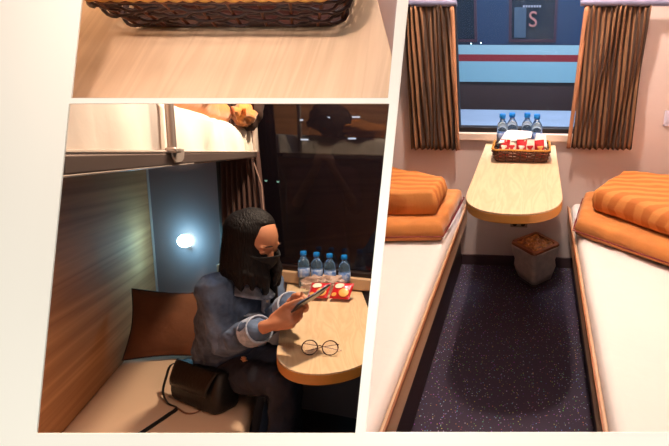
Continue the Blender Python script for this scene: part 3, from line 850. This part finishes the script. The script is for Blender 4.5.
# two red snack bags
def flat_bag(label,c,ax,w,h,tilt,m,seed,room=2):
    c=V(c); X=V(ax).normalized(); Y=V((-X.y,X.x,0)); up=(Y*math.cos(tilt)+V((0,0,1))*math.sin(tilt)).normalized(); N=X.cross(up)
    M=to4(Matrix((X,up,N)).transposed(),c)
    t=thing('snack_bag',label,'snack bag',room=room,M=M)
    k=MB()
    def f(sg):
        def g(u,v):
            b=(math.sin(PI*u)**.5)*(math.sin(PI*v)**.5) if 0<u<1 and 0<v<1 else 0
            x=(u-.5)*w; y=v*h
            return V((x,y,sg*.016*b+.003*noise.noise(V((x*50,y*50,seed)))*b))
        return g
    k.grid(f(1),18,14); k.grid(f(-1),18,14,flip=True)
    part(t,'pouch',k,m,room,smooth=60)
    def pan(u0,u1,v0,v1,mm,nm):
        q=MB()
        def g(u,v):
            # oval patch
            a=2*u-1;b=2*v-1; a2=a*math.sqrt(1-b*b/2); b2_=b*math.sqrt(1-a*a/2)
            uu=(u0+u1)/2+(u1-u0)/2*a2; vv=(v0+v1)/2+(v1-v0)/2*b2_
            bb=(math.sin(PI*uu)**.5)*(math.sin(PI*vv)**.5)
            return V(((uu-.5)*w,vv*h,.016*bb+.0025+.003*noise.noise(V(((uu-.5)*w*50,vv*h*50,seed)))*bb))
        q.grid(g,10,8); part(t,nm,q,mm,room,smooth=60,solid=.0008)
    pan(.12,.62,.55,.9,WFOIL,'printed_logo'); pan(.45,.93,.08,.55,YFOIL,'printed_picture'); pan(.08,.36,.1,.3,YFOIL,'printed_picture')
ax=Rg*.98+Bk*-.25
pA=h2(314,299,2,.745); pB=h2(340,301,2,.745)
flat_bag('red snack bag on the table just behind the phone',h2(317,298,2,.757),Rg,.095,.085,.75,RED,1)
flat_bag('red snack bag at the right beside the bottles on the table',h2(339,299,2,.757),Rg-Bk*.1,.10,.09,.75,RED,5)
# clear plastic bag over the snacks
t=thing('plastic_bag','crumpled clear plastic bag between the bottles and the red snack bags','plastic bag',h2(324,293,2,.745),0,2)
def crump(p,d): return p*(1+.5*noise.noise(d*3.5)+.2*noise.noise(d*9))
part(t,'film',MB().ball((0,0,.045),(.10,.03,.045),fn=crump,k=40,m=24,rot=Matrix.Rotation(math.atan2(Rg.y,Rg.x),3,'Z')),mat('clear_film',(235,205,190),.15,alpha=.5,bump=.6,bscale=60,spec=.9),2,smooth=25)
# curtain at the dark window
cs=MB(); ca=wl(hw(221,190,.04)); cb=wl(hw(263,190,.04)); zt=hw(240,150,.04).z+.35; zb=.86
t=thing('curtain','dark brown gathered curtain beside the window behind the head of the woman','curtain',(0,0,0),0,2)
def cf(u,v):
    wd=(.45+.55*abs(v-.25)*1.2) ; x=ca+(cb-ca)*(u if v<.3 else u)
    mid=(ca+cb)/2; x=mid+(x-mid)*(.8+.35*v)
    return MW@V((x,-.045+.012*math.sin(u*2*PI*8+v),zt+(zb-zt)*v))
part(t,'cloth',MB().grid(cf,96,20),mat('dark_curtain_cloth',(74,50,46),.85),2,smooth=80,solid=.002)
part(t,'tie_cord',MB().tube([MW@V((cb-.06,-.07,zt-.1)),MW@V((cb-.03,-.07,1.42)),MW@V((cb+.02,-.07,1.28)),MW@V((cb+.025,-.065,1.0))],.003,6),mat('grey_cord',(150,120,110),.5),2)

# ---------------- handbag
A=h2(173.5,400,2,.432);B=h2(222,420,2,.432);Cc=h2(237,405,2,.432); D=A+(Cc-B)
ctr=(A+B+Cc+D)/4
t=thing('handbag','black leather handbag lying on the berth in front of the woman','handbag',ctr,0,2)
Lx=(B-A); ang=math.atan2(Lx.y,Lx.x); lw=Lx.length; ld=max(.10,(Cc-B).length)
def rr2(hw,hd,rc,z,bow=0.):
    o=rrect(hw,rc,z,5,hd=hd)
    return [Matrix.Rotation(ang,3,'Z')@p for p in o]
hb=.165
part(t,'body',loft([rr2(lw/2*.93,ld/2*.85,.02,0),rr2(lw/2,ld/2,.03,.012),rr2(lw/2*1.02,ld/2*1.02,.03,.07),rr2(lw/2*.95,ld/2*.8,.028,.12),rr2(lw/2*.86,ld/2*.4,.018,hb-.012),rr2(lw/2*.84,ld/2*.25,.01,hb)]),BLACKL,2,smooth=60,subsurf=1)
rz=Matrix.Rotation(ang,3,'Z')
fl=MB()
def ff(u,v):
    y=-ld/2*(.25+.87*min(1,v*1.2)); z=hb+.004-(hb-.075)*v**1.5
    return rz@V(((u-.5)*lw*.86*(1-.15*v),y-.004,z))
part(t,'flap',fl.grid(ff,14,10),BLACKL,2,smooth=60,solid=.004)
part(t,'clasp',MB().box((-.012,-.004,-.012),(.012,.004,.012)).xf(Matrix.Translation(rz@V((.0,-ld/2-.006,.085)))@rz.to_4x4()),mat('dark_clasp',(60,50,46),.3,.9),2,bevel=.002)
for i in range(5):
    u=.32+.04*i; part(t,'stud',MB().ball(rz@V((lw*(.30+.04*i),-ld*.2+.01*i,hb-.008-.016*i)),.004,k=8,m=6),CHROME,2)
# strap: loop to the left of the bag, then a tail towards the camera
sp=[rz@V((-lw*.42,0,hb-.02))]
for (x,y,zz) in ((171,365,.55),(166,378,.50),(163,392,.455),(168,403,.436),(177,408,.436),(168,415,.436),(155,424,.436),(140,434,.436),(120,446,.436)):
    sp.append(h2(x,y,2,zz)-ctr)
def smoothp(P,n=5):
    o=[]
    for i in range(len(P)-1):
        p0=P[max(0,i-1)];p1=P[i];p2=P[i+1];p3=P[min(len(P)-1,i+2)]
        for k in range(n):
            s=k/n; o.append(.5*((2*p1)+(-p0+p2)*s+(2*p0-5*p1+4*p2-p3)*s*s+(-p0+3*p1-3*p2+p3)*s**3))
    o.append(P[-1]); return o
part(t,'shoulder_strap',MB().tube(smoothp(sp),.0075,8,flat=.4),BLACKL,2,smooth=60)
sp2=[h2(x,y,2,.436)-ctr for x,y in ((176,407),(186,413),(197,412),(204,406),(203,401))]
part(t,'strap_end',MB().tube(smoothp(sp2),.003,6),mat('brown_cord',(120,84,66),.6),2,smooth=60)

# ---------------------------------------------------------------- the woman
def ch(*a): return [(V(p),r) for p,r in a]
pel=V((-.35,2.19,.535)); 
chest=U2(240,300,1.84); neck=U2(246,274,1.79); headc=U2(254,243,1.735)
Rsh=U2(216,290,1.68); Lsh=U2(268,284,1.93); Rel=U2(226,343,1.70); Rwr=U2(267,326,1.60); Lel=U2(270,322,1.88); Lwr=U2(295,301,1.70)
Rhip=V((-.36,2.13,.53)); Lhip=V((-.34,2.28,.53))
Rkn=V((-.055,1.80,.575)); Lkn=V((-.02,1.99,.60))
Rkn=U2(286,382,1.72); Lkn=U2(276,362,1.84)
Ran=V((Rkn.x-.03,Rkn.y-.02,.09)); Lan=V((Lkn.x+.06,Lkn.y+.02,.09))
print('thigh',(Rkn-Rhip).length,(Lkn-Lhip).length,'uarm',(Rsh-Rel).length,(Lsh-Lel).length,'fore',(Rel-Rwr).length,(Lel-Lwr).length,'knees',Rkn,Lkn,'sh',(Rsh-Lsh).length,'head',headc,'neck',neck,'chest',chest)
O=V((-.3,2.05,.43))
wm=thing('person','woman with long black hair and a black face mask looking down at her phone','person',O,0,2)
def q(p): return V(p)-O
# phone geometry
ph=U2(311,298,1.61)
nph=V((-.55,.36,.75)).normalized()
ap=V((.55,.62,.42)); ap=(ap-nph*ap.dot(nph)).normalized(); bp=nph.cross(ap)
ph_half=.07; pw_=.035
body=MB()
body.chain([(q(pel),.10),(q(chest),.085),(q(neck)-V((0,0,.03)),.055)])
body.chain([(q(neck)-V((0,0,.04)),.05),(q(neck),.044),(q(headc)-V((0,0,.05)),.042)])
body.chain([(q(Rsh),.045),(q(Rel),.034),(q(Rwr),.024)]); body.chain([(q(Lsh),.045),(q(Lel),.034),(q(Lwr),.024)])
for a,b,c in ((Rhip,Rkn,Ran),(Lhip,Lkn,Lan)):
    body.chain([(q(a),.075),(q(b),.05),(q(b).lerp(q(c),.35),.048),(q(c),.034)]); body.chain([(q(c)-V((0,0,.03)),.035),(q(c)+V((.13,-.03,-.055)),.028)])
# head
fd=V((.72,-.52,-.36)).normalized()      # face direction: right, towards the camera and down to the phone
fx=fd.cross(V((0,0,1))).normalized(); fu=fx.cross(fd).normalized()
HR=Matrix((fx,fd,fu)).transposed()
# local head axes: x = her right hand side? , y = forward, z = up
def H(x,y,z): return q(headc)+HR@V((x,y,z))
def headshape(p,d):
    p=p.copy()
    if d.z<0: p.x*=1-.2*(-d.z)**1.5; 
    if d.y>0 and d.z<-.2: p.y*=1+.06
    return p
body.ball(H(0,-.008,.012),(.074,.093,.108),rot=HR,k=28,m=20,fn=headshape)
body.ball(H(0,.075,-.012),(.012,.020,.024),rot=HR); body.ball(H(0,.086,-.022),(.014,.014,.011),rot=HR)   # nose
body.ball(H(0,.070,-.052),(.024,.014,.012),rot=HR)      # lips
body.ball(H(0,.062,-.082),(.022,.02,.018),rot=HR)       # chin
for s in (-1,1):
    body.ball(H(s*.03,.068,.022),(.022,.012,.008),rot=HR)     # brow
    body.ball(H(s*.031,.07,.0),(.016,.01,.009),rot=HR)        # closed lid
    body.ball(H(s*.074,-.01,-.01),(.008,.018,.028),rot=HR)    # ear
# hands
def hand(wr,pc,side,palm_n,spread,curl,thumb_to,tips=None):
    """wr wrist, pc knuckle centre, side = direction from index to little finger"""
    d=(pc-wr).normalized(); s=(side-d*side.dot(d)).normalized()
    body.chain([(wr,.023),(wr.lerp(pc,.45)+s*.006,.023),(pc+s*.012,.018)]); body.limb(wr.lerp(pc,.3),.022,pc-s*.02,.017)
    body.limb(wr.lerp(pc,.4)+s*.012,.02,pc+s*.03,.015)
    for i,(ln,off) in enumerate(((.068,-.028),(.076,-.009),(.07,.011),(.055,.029))):
        k0=pc+s*off; dd=d
        a=k0; r=.0088-.0006*i; segs=[ln*.45,ln*.32,ln*.23]; 
        pr=[(a,r)]
        for j,l in enumerate(segs):
            dd=(dd+palm_n*curl[j]).normalized(); a=a+dd*l; pr.append((a,r-.0012*(j+1)))
        body.chain(pr,k=10)
    b0=wr.lerp(pc,.35)-s*.02
    t1=b0.lerp(thumb_to,.45)-s*.012+d*.004
    body.chain([(b0,.015),(t1,.0115),(thumb_to,.008)],k=10)
Rk=q(Rwr)+ (U2(291,316,1.60)-Rwr).normalized()*.085
hand(q(Rwr),Rk,V((.25,-.5,-.85)),(nph*1.0).normalized(),0,(.05,.25,.4),q(ph)-ap*.035+nph*.012-bp*.01)
Lk=q(Lwr)+(U2(304,303,1.65)-Lwr).normalized()*.05
hand(q(Lwr),Lk,V((.1,.5,-.8)),(-nph+ap*.2).normalized() if False else (nph*1.0).normalized(),0,(.1,.3,.5),q(ph)-ap*.01+nph*.012+bp*.012)
part(wm,'body',body,SKIN,2,remesh=.005,smooth=0,cut=False)
# eye lashes / brows
for s in (-1,1):
    b=MB().tube([H(s*(.016+.008*i),.091-.0022*i*i*.5,.031+(.002 if i<3 else -.001)) for i in range(5)],[.0012,.0022,.0024,.002,.001],6)
    part(wm,'eyebrow',b,HAIR,2)
    b=MB().tube([H(s*(.018+.0065*i),.088-.0026*i*.8,-.004-(.002*math.sin(PI*i/4))) for i in range(5)],[.0008,.0016,.0018,.0016,.001],6)
    part(wm,'eyelash',b,HAIR,2)
# mask
mk=MB()
def mf(u,v):
    a=(u-.5)*2.3; z=-.008-.095*v
    ww=.082*(1-.32*v**2); x=ww*math.sin(a); y=.012+.088*math.cos(a)*(1-.12*v*v)+.016*math.exp(-(a/.35)**2)*(1-.6*v)+(-.03*(v**3))
    zz=z+.012*math.exp(-(a/.4)**2)*(1-v)-.006*abs(a)*(1-v)+.012*abs(a)*v
    return H(x,y,zz)
mk.grid(mf,26,14); part(wm,'face_mask',mk,BLACKC,2,smooth=80,solid=.003)
# hair: cap and long falling locks
hr=MB()
def hairshape(p,d):
    p=p.copy()
    if d.y>.35 and d.z<.62: p.y*=.55          # open at the face
    return p
hr.ball(H(0,-.022,.022),(.087,.098,.112),rot=HR,k=28,m=20,fn=hairshape)
random.seed(3)
dn=V((0,0,-1))
for i in range(64):
    a=-PI*.92+ (PI*1.84)*i/63         # around the back from one temple to the other; 0 = back
    x=.083*math.sin(a); y=-.03-.085*math.cos(a)
    if y>.055: y=.05
    s=HR@V((x,y,0)); s0_=q(headc)+s+HR@V((0,0,.03)); out=V((s.x,s.y,0)).normalized()
    top=q(headc)+HR@V((x*.15,-.01+y*.15,.124)); 
    ln=(.27+.10*random.random()) if -1.9<a<1.2 else .15+.06*random.random()
    p=[top,q(headc)+HR@V((x*.80,-.005+y*.8,.085)),q(headc)+HR@V((x*.98,y*.98,.04)),s0_+V((0,0,-.02)),s0_+dn*.12+out*.012,s0_+dn*(ln*.7)+out*(.012+.012*random.random()),s0_+dn*ln+out*.02*random.random()-out*.005]
    # locks on the far side and back fall behind the shoulder, front ones over the chest
    hr.tube(smoothp([V(z) for z in p],4),[.010]*6+[.012]*8+[.014]*5+[.010]*5+[.003],6)
part(wm,'hair',hr,HAIR,2,remesh=.005,smooth=0,cut=False)
# jacket
jk=MB()
fwd=(V((.75,-.6,0))).normalized()
jk.chain([(q(pel)+V((0,0,.02)),.118),(q(pel).lerp(q(chest),.5),.125),(q(chest),.118)])
sd=(Rsh-Lsh).normalized()
for s,shp in ((1,Rsh),(-1,Lsh)):
    jk.limb(q(chest)+sd*s*.05,.105,q(shp)-V((0,0,.01)),.062)
    jk.limb(q(pel)+sd*s*.045+V((0,0,.02)),.105,q(chest)+sd*s*.05,.11)
jk.limb(q(chest),.09,q(neck)-V((0,0,.045)),.062)
jk.chain([(q(Rsh),.064),(q(Rsh).lerp(q(Rel),.55),.056),(q(Rel),.054),(q(Rel).lerp(q(Rwr),.45),.050),(q(Rel).lerp(q(Rwr),.78),.047)])
jk.chain([(q(Lsh),.064),(q(Lsh).lerp(q(Lel),.55),.056),(q(Lel),.054),(q(Lel).lerp(q(Lwr),.5),.049),(q(Lel).lerp(q(Lwr),.8),.046)])
for v_ in range(len(jk.v)):
    p=jk.v[v_]; jk.v[v_]=p+V((noise.noise(p*9),noise.noise(p*9+V((5,0,0))),noise.noise(p*9+V((0,7,0)))))*.010
part(wm,'denim_jacket',jk,DENIM,2,remesh=.006,disp=.018,smooth=0,cut=False)
def cuff(a,b,r0,r1,w_=.055):
    d=(b-a).normalized(); s=V((0,0,1)).cross(d).normalized(); u=d.cross(s)
    rings=[]
    for t_,r in ((0,r0),(.002,r0+.004),(w_-.002,r1+.004),(w_,r1),(w_-.003,r1-.004),(.0,r0-.006)):
        rings.append([a+d*t_+(s*math.cos(g)+u*math.sin(g))*r for g in [2*PI*i/20 for i in range(20)]])
    return loft(rings,False,False)
part(wm,'cuff',cuff(q(Rel).lerp(q(Rwr),.62),q(Rwr),.051,.049),DENIML,2,smooth=50,cut=False)
part(wm,'cuff',cuff(q(Lel).lerp(q(Lwr),.68),q(Lwr),.050,.048),DENIML,2,smooth=50,cut=False)
# collar
for s in (1,-1):
    k=MB()
    nb=q(neck)-V((0,0,.045))
    def cfn(u,v,s=s):
        a=PI*.95*u; 
        r=.066+.034*v
        dirv=(sd*s*math.sin(a)*1.0 - fwd*math.cos(a))
        return nb+dirv*r+V((0,0,.03-.045*v*(.5+.5*u)-.035*u))
    k.grid(cfn,14,5); part(wm,'collar',k,DENIML,2,smooth=80,solid=.005,cut=False)
# open jacket front: dark top shows between the two edges, button band, pocket flaps, buttons
def front(u,w_):   # u from neck (0) to hem (1), w_ sideways
    a=q(neck)-V((0,0,.07)); b=q(pel)+V((0,0,.02))
    c=a.lerp(b,u); r=.105+.035*math.sin(min(1,u*1.3)*PI/2)
    if u<.25: r=.085+.02*(u/.25)
    return c+fwd*math.sqrt(max(.0004,(r+.012)**2-w_**2*1.2))+sd*w_
k=MB(); k.grid(lambda u,v: front(.02+.8*v,(-.02+.04*u)),4,24); part(wm,'button_band',k,DENIML,2,smooth=80,solid=.006,cut=False)
for i in range(5): part(wm,'button',MB().ball(front(.1+.16*i,.0)+fwd*.006,.0055,k=10,m=6),CHROME,2,cut=False)
for s in (1,-1):
    k=MB(); k.grid(lambda u,v,s=s: front(.24+.055*v*(1-.4*abs(2*u-1)),s*(.035+.055*u))+fwd*.008,8,4); part(wm,'pocket_flap',k,DENIML,2,smooth=80,solid=.004,cut=False)
# jeans
jn=MB()
jn.limb(q(Rhip),.095,q(Lhip),.095)
for a,b,c in ((Rhip,Rkn,Ran),(Lhip,Lkn,Lan)):
    jn.chain([(q(a),.088),(q(a).lerp(q(b),.5),.074),(q(b),.060),(q(b).lerp(q(c),.35),.060),(q(c)+V((0,0,.02)),.046)])
for v_ in range(len(jn.v)):
    p=jn.v[v_]; jn.v[v_]=p+V((noise.noise(p*11),noise.noise(p*11+V((5,0,0))),noise.noise(p*11+V((0,7,0)))))*.006
part(wm,'jeans',jn,JEANS,2,remesh=.007,disp=.016,smooth=0,cut=False)
rp_=U2(237,361,1.0); 
k=MB()
tc_=q(Rhip).lerp(q(Rkn),.36)
for dx,l in ((0,.03),(.009,.022),(-.008,.018)):
    vdir=(C2-O-tc_).normalized(); dl=(q(Lkn)-q(Lhip)).normalized(); base=tc_+ (V((0,0,1))*.6+vdir*.55).normalized()*.092+V((0,0,dx))
    k.tube([base-dl*l,base,base+dl*l],[.002,.006,.002],6)
part(wm,'ripped_patch',k,mat('frayed_threads',(214,170,140),.8),2,cut=False)
for c,s in ((Ran,0),(Lan,1)):
    k=MB(); a=q(c); k.chain([(a+V((-.015,0,-.045)),.042),(a+V((.07,-.02,-.052)),.038),(a+V((.14,-.035,-.06)),.030)])
    for v_ in range(len(k.v)): k.v[v_].z=max(k.v[v_].z,-O.z+.004)
    part(wm,'shoe',k,mat('dark_shoe',(30,26,30),.6),2,remesh=.007,smooth=0,cut=False)
# phone
Mph=to4(Matrix((ap,bp,nph)).transposed(),ph)
t=thing('smartphone','dark smartphone held in both hands of the woman above the table','phone',room=2,M=Mph)
part(t,'case',MB().box((-.072,-.036,-.004),(.072,.036,.0035)),mat('phone_case',(48,44,52),.3,.4),2,bevel=.003)
part(t,'screen',MB().box((-.067,-.032,.0036),(.067,.032,.0042)),mat('phone_screen',(30,40,60),.1,emit=(150,190,220),estr=.6),2)
part(t,'camera_bump',MB().box((.045,.008,-.0058),(.065,.028,-.004)),GASKET,2,bevel=.001)

# ---------------- objects behind the dark glass standing in for reflections: ceiling lights, figure in red
def outside(x,y,d): return hw(x,y,-d)
lm_=mat('reflected_light_glow',(235,245,255),.4,emit=(225,235,255),estr=9.)  # glow imitating ceiling lights mirrored in the glass
for i,(x,y,wd,lb) in enumerate(((301.5,120,.012,'leftmost of the upper reflections'),(326,117.5,.03,'middle of the upper reflections'),(356,117,.03,'rightmost of the upper reflections'),(304.5,139.5,.03,'left of the lower pair of reflections'),(352,138.5,.03,'right of the lower pair of reflections'))):
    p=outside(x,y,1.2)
    t=thing('reflected_light_strip','tiny white strip standing in for a light reflected in the dark window, '+lb,'lamp',p,0,2)
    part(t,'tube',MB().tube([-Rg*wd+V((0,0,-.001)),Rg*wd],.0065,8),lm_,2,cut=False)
    part(t,'strip_back',MB().box((-wd*1.2,-.01,.008),(wd*1.2,.03,.016)),GASKET,2,cut=False)
for i,(x,y,lb) in enumerate(((266,180.5,'left'),(278,181.5,'right'))):  # glowing dots put in place of reflections in the pane
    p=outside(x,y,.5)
    t=thing('light_dot','tiny greenish white dot standing in for a light reflected in the dark window beside the curtain, %s of the two'%lb,'lamp',p,0,2)
    part(t,'bulb',MB().ball((0,0,0),.009,k=10,m=6),mat('green_reflection_glow',(220,255,235),.4,emit=(190,255,225),estr=4.),2,cut=False)
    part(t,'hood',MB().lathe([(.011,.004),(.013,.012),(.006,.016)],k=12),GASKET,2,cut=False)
# figure in red, modelled in place of the camera holder's reflection
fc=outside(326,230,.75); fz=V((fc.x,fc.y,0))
fg=thing('person','dim figure in a red top holding up a phone, standing in for a reflection in the dark window','person',fz,0,2)
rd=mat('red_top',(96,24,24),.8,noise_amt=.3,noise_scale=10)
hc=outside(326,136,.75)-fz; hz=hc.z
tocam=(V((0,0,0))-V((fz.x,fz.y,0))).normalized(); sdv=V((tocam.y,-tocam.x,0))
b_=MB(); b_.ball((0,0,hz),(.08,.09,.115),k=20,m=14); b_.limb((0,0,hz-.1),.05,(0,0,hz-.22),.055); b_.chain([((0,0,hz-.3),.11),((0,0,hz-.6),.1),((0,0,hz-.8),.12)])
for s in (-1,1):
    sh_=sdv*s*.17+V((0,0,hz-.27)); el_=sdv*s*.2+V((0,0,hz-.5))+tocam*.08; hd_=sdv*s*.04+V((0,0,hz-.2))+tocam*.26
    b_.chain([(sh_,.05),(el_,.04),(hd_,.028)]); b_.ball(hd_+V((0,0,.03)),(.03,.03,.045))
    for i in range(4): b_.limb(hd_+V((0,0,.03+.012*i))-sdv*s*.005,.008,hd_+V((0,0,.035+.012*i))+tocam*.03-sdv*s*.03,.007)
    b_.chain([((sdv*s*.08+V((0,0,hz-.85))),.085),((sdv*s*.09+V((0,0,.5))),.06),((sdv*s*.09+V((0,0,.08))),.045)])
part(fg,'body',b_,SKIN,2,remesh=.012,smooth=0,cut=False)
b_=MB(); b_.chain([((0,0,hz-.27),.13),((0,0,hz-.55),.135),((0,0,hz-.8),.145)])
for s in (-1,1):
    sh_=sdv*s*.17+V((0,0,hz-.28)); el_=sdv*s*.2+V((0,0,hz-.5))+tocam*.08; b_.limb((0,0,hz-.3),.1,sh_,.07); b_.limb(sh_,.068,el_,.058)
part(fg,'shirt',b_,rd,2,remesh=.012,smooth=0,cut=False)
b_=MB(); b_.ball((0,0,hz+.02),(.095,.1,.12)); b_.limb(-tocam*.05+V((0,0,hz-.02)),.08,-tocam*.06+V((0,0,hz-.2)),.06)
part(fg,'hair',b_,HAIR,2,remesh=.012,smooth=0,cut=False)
struct('ground_outside',MB().box((-1.6,2.2,-.1),(2.2,7,-.05)),mat('dark_ballast',(40,34,40),.9),2,smooth=0)

# ================================================================= TABLE CLOSE UP (top left); axes: x right, y up the table, z off the table
tb=thing('side_table','pale wood table top under the big woven basket, seen close from above','table',(0,0,0),0,1)
# camera position in room 1 axes to find where things meet the picture's openings
C1=M1.inverted()@C3
R1M=(M1.inverted()@CAMW).to_3x3()
def h1(x,y,z=0.): return hitp(R1M,C1,x,y,(0,0,z),(0,0,1))
eA=h1(377.6,0); eB=h1(392,55); dd=(eB-eA)
pt=eA-dd*3.2; pbm=eB+dd*.62
poly=[h1(-40,99.7),(eA.x+dd.x*(h1(200,99.7).y-eA.y)/dd.y,h1(200,99.7).y,0),(pt.x,pt.y,0),(h1(-40,99.7).x,pt.y,0)]
part(tb,'table_top',MB().prism([(V(p).x,V(p).y,-.004) for p in poly],(0,0,.004)),TABLE1,1,smooth=0,bevel=.001)
part(tb,'edge_band',MB().prism([(V(p).x,V(p).y+.0,-.0065) for p in poly],(0,0,.0025)),EDGE,1,smooth=0,bevel=.002)
q0=h1(-60,108); q1=h1(372,108)
struct('wall_right_close',MB().prism([(pbm.x-.0,q0.y,-.06),(pbm.x+.04,q0.y,-.06),(pt.x+.09,pt.y,-.06),(pt.x+.0,pt.y,-.06)],(0,0,.004)),mat('grey_white_cloth',(196,184,184),.8),1,smooth=0)
k=MB(); k.prism([ray(-150,100.6)*.405,ray(396,100.6)*.405,ray(396,100.6)*.455,ray(-150,100.6)*.455],(0,.0008,0))
struct('wall_divider',k,SHADE,0,smooth=0)
bs=h1(235,29)
big=thing('wicker_basket','large dark woven basket with a golden braided rim on the close-up table','basket',(bs.x,bs.y+.095,.001),0,1)
basket(big,.238,.19,.047,.018,1,rows=4,stakes=30,r=.0020,wm=WICKD,sm=WICK,rm=GOLDW,gap=True)
for i,(dx,dy,m,m2,lb) in enumerate(((-.07,-.055,YFOIL,WFOIL,'yellow packet inside the left part of the big basket'),(0.0,-.06,RED,WFOIL,'red packet inside the middle of the big basket'),(.06,-.055,RED,YFOIL,'red packet inside the right part of the big basket'))):
    packet(lb,(bs.x+dx,bs.y+.095+dy,.009),1,.06,.035,.012,-.1,.1*(i-1),m,m2)

# ================================================================= LIGHTS
def light(kind,name,loc,room,energy,col,size=.1,target=None,spread=None,sy=None,blend=None,angle=None):
    l=bpy.data.lights.new(name,kind); l.energy=energy; l.color=lin(col)[:3]
    if kind=='AREA':
        l.size=size
        if sy: l.shape='RECTANGLE'; l.size_y=sy
        if spread: l.spread=spread
    else: l.shadow_soft_size=size
    if kind=='SPOT': l.spot_size=angle; l.spot_blend=blend or .3
    o=bpy.data.objects.new(name,l); COL.objects.link(o)
    M=ROOM[room]; p=M@V(loc)
    rot=Matrix.Identity(4)
    if target is not None:
        d=(M@V(target)-p).normalized(); rot=d.to_track_quat('-Z','Y').to_matrix().to_4x4()
    o.matrix_world=Matrix.Translation(p)@rot; return o
# right compartment
light('POINT','lamp_right',(-.06,1.88,2.39),3,148,(255,238,224),.05)
light('AREA','fill_right',(.0,.75,2.3),3,11,(255,232,220),.5,target=(0,1.6,.4))
# station light on the carriage
light('AREA','platform_lights',(0,3.0,3.6),3,240,(205,228,255),1.5,sy=.4,target=(0,4.6,.9))
# lower left
light('POINT','lamp_left',(.22,1.95,2.3),2,128,(255,226,188),.05)
light('AREA','fill_left',(.05,1.0,1.25),2,4.6,(255,200,160),.2,target=(-.87,1.35,.6),spread=1.5)
pl2=lamp2-WN*.055
light('AREA','berth_fill',(.06,1.15,1.95),2,5.,(255,228,200),.12,target=(-.245,.9,1.5))  # unseen fill added to brighten the side of the upper berth
light('POINT','reading_light',pl2,2,2.4,(135,218,255),.03)
# table close up
light('AREA','lamp_close',(bs.x+.11,bs.y-.09,.43),1,.29,(255,230,216),.03,target=(bs.x,bs.y+.0,0),spread=1.5)
light('AREA','fill_close',(bs.x+.05,bs.y-.02,.38),1,.13,(255,224,202),.16,target=(bs.x,bs.y+.0,0),spread=1.5)
light('AREA','figure_fill',tuple(outside(340,60,.2)),2,.7,(255,190,160),.2,target=tuple(outside(326,200,.8)))  # unseen lamp added to brighten the figure in red
# unseen lamps added to wash the cream border frame
light('AREA','wash_middle',(-.03,-.02,.0),0,.11,(250,253,255),.1,target=(-.09,.03,.4),spread=1.0)
light('AREA','wash_left',(-.52,.05,.12),0,.56,(255,253,250),.12,sy=.5,target=(-.38,.02,.4))
light('AREA','wash_bottom',(-.05,.34,.16),0,1.75,(255,253,248),.9,sy=.1,target=(-.1,.21,.4))
light('AREA','wash_top',(-.1,-.34,.16),0,.5,(250,253,255),.7,sy=.1,target=(-.12,-.12,.4))

w=bpy.data.worlds.new('world'); scn.world=w; w.use_nodes=True
w.node_tree.nodes['Background'].inputs[0].default_value=(.35,.45,.7,1); w.node_tree.nodes['Background'].inputs[1].default_value=.004
scn.view_settings.view_transform='Standard'; scn.view_settings.look='None'; scn.view_settings.gamma=1; scn.view_settings.use_curve_mapping=False
scn.view_settings.exposure=0.0
for o in bpy.data.objects:
    if '_m' in o: del o['_m']
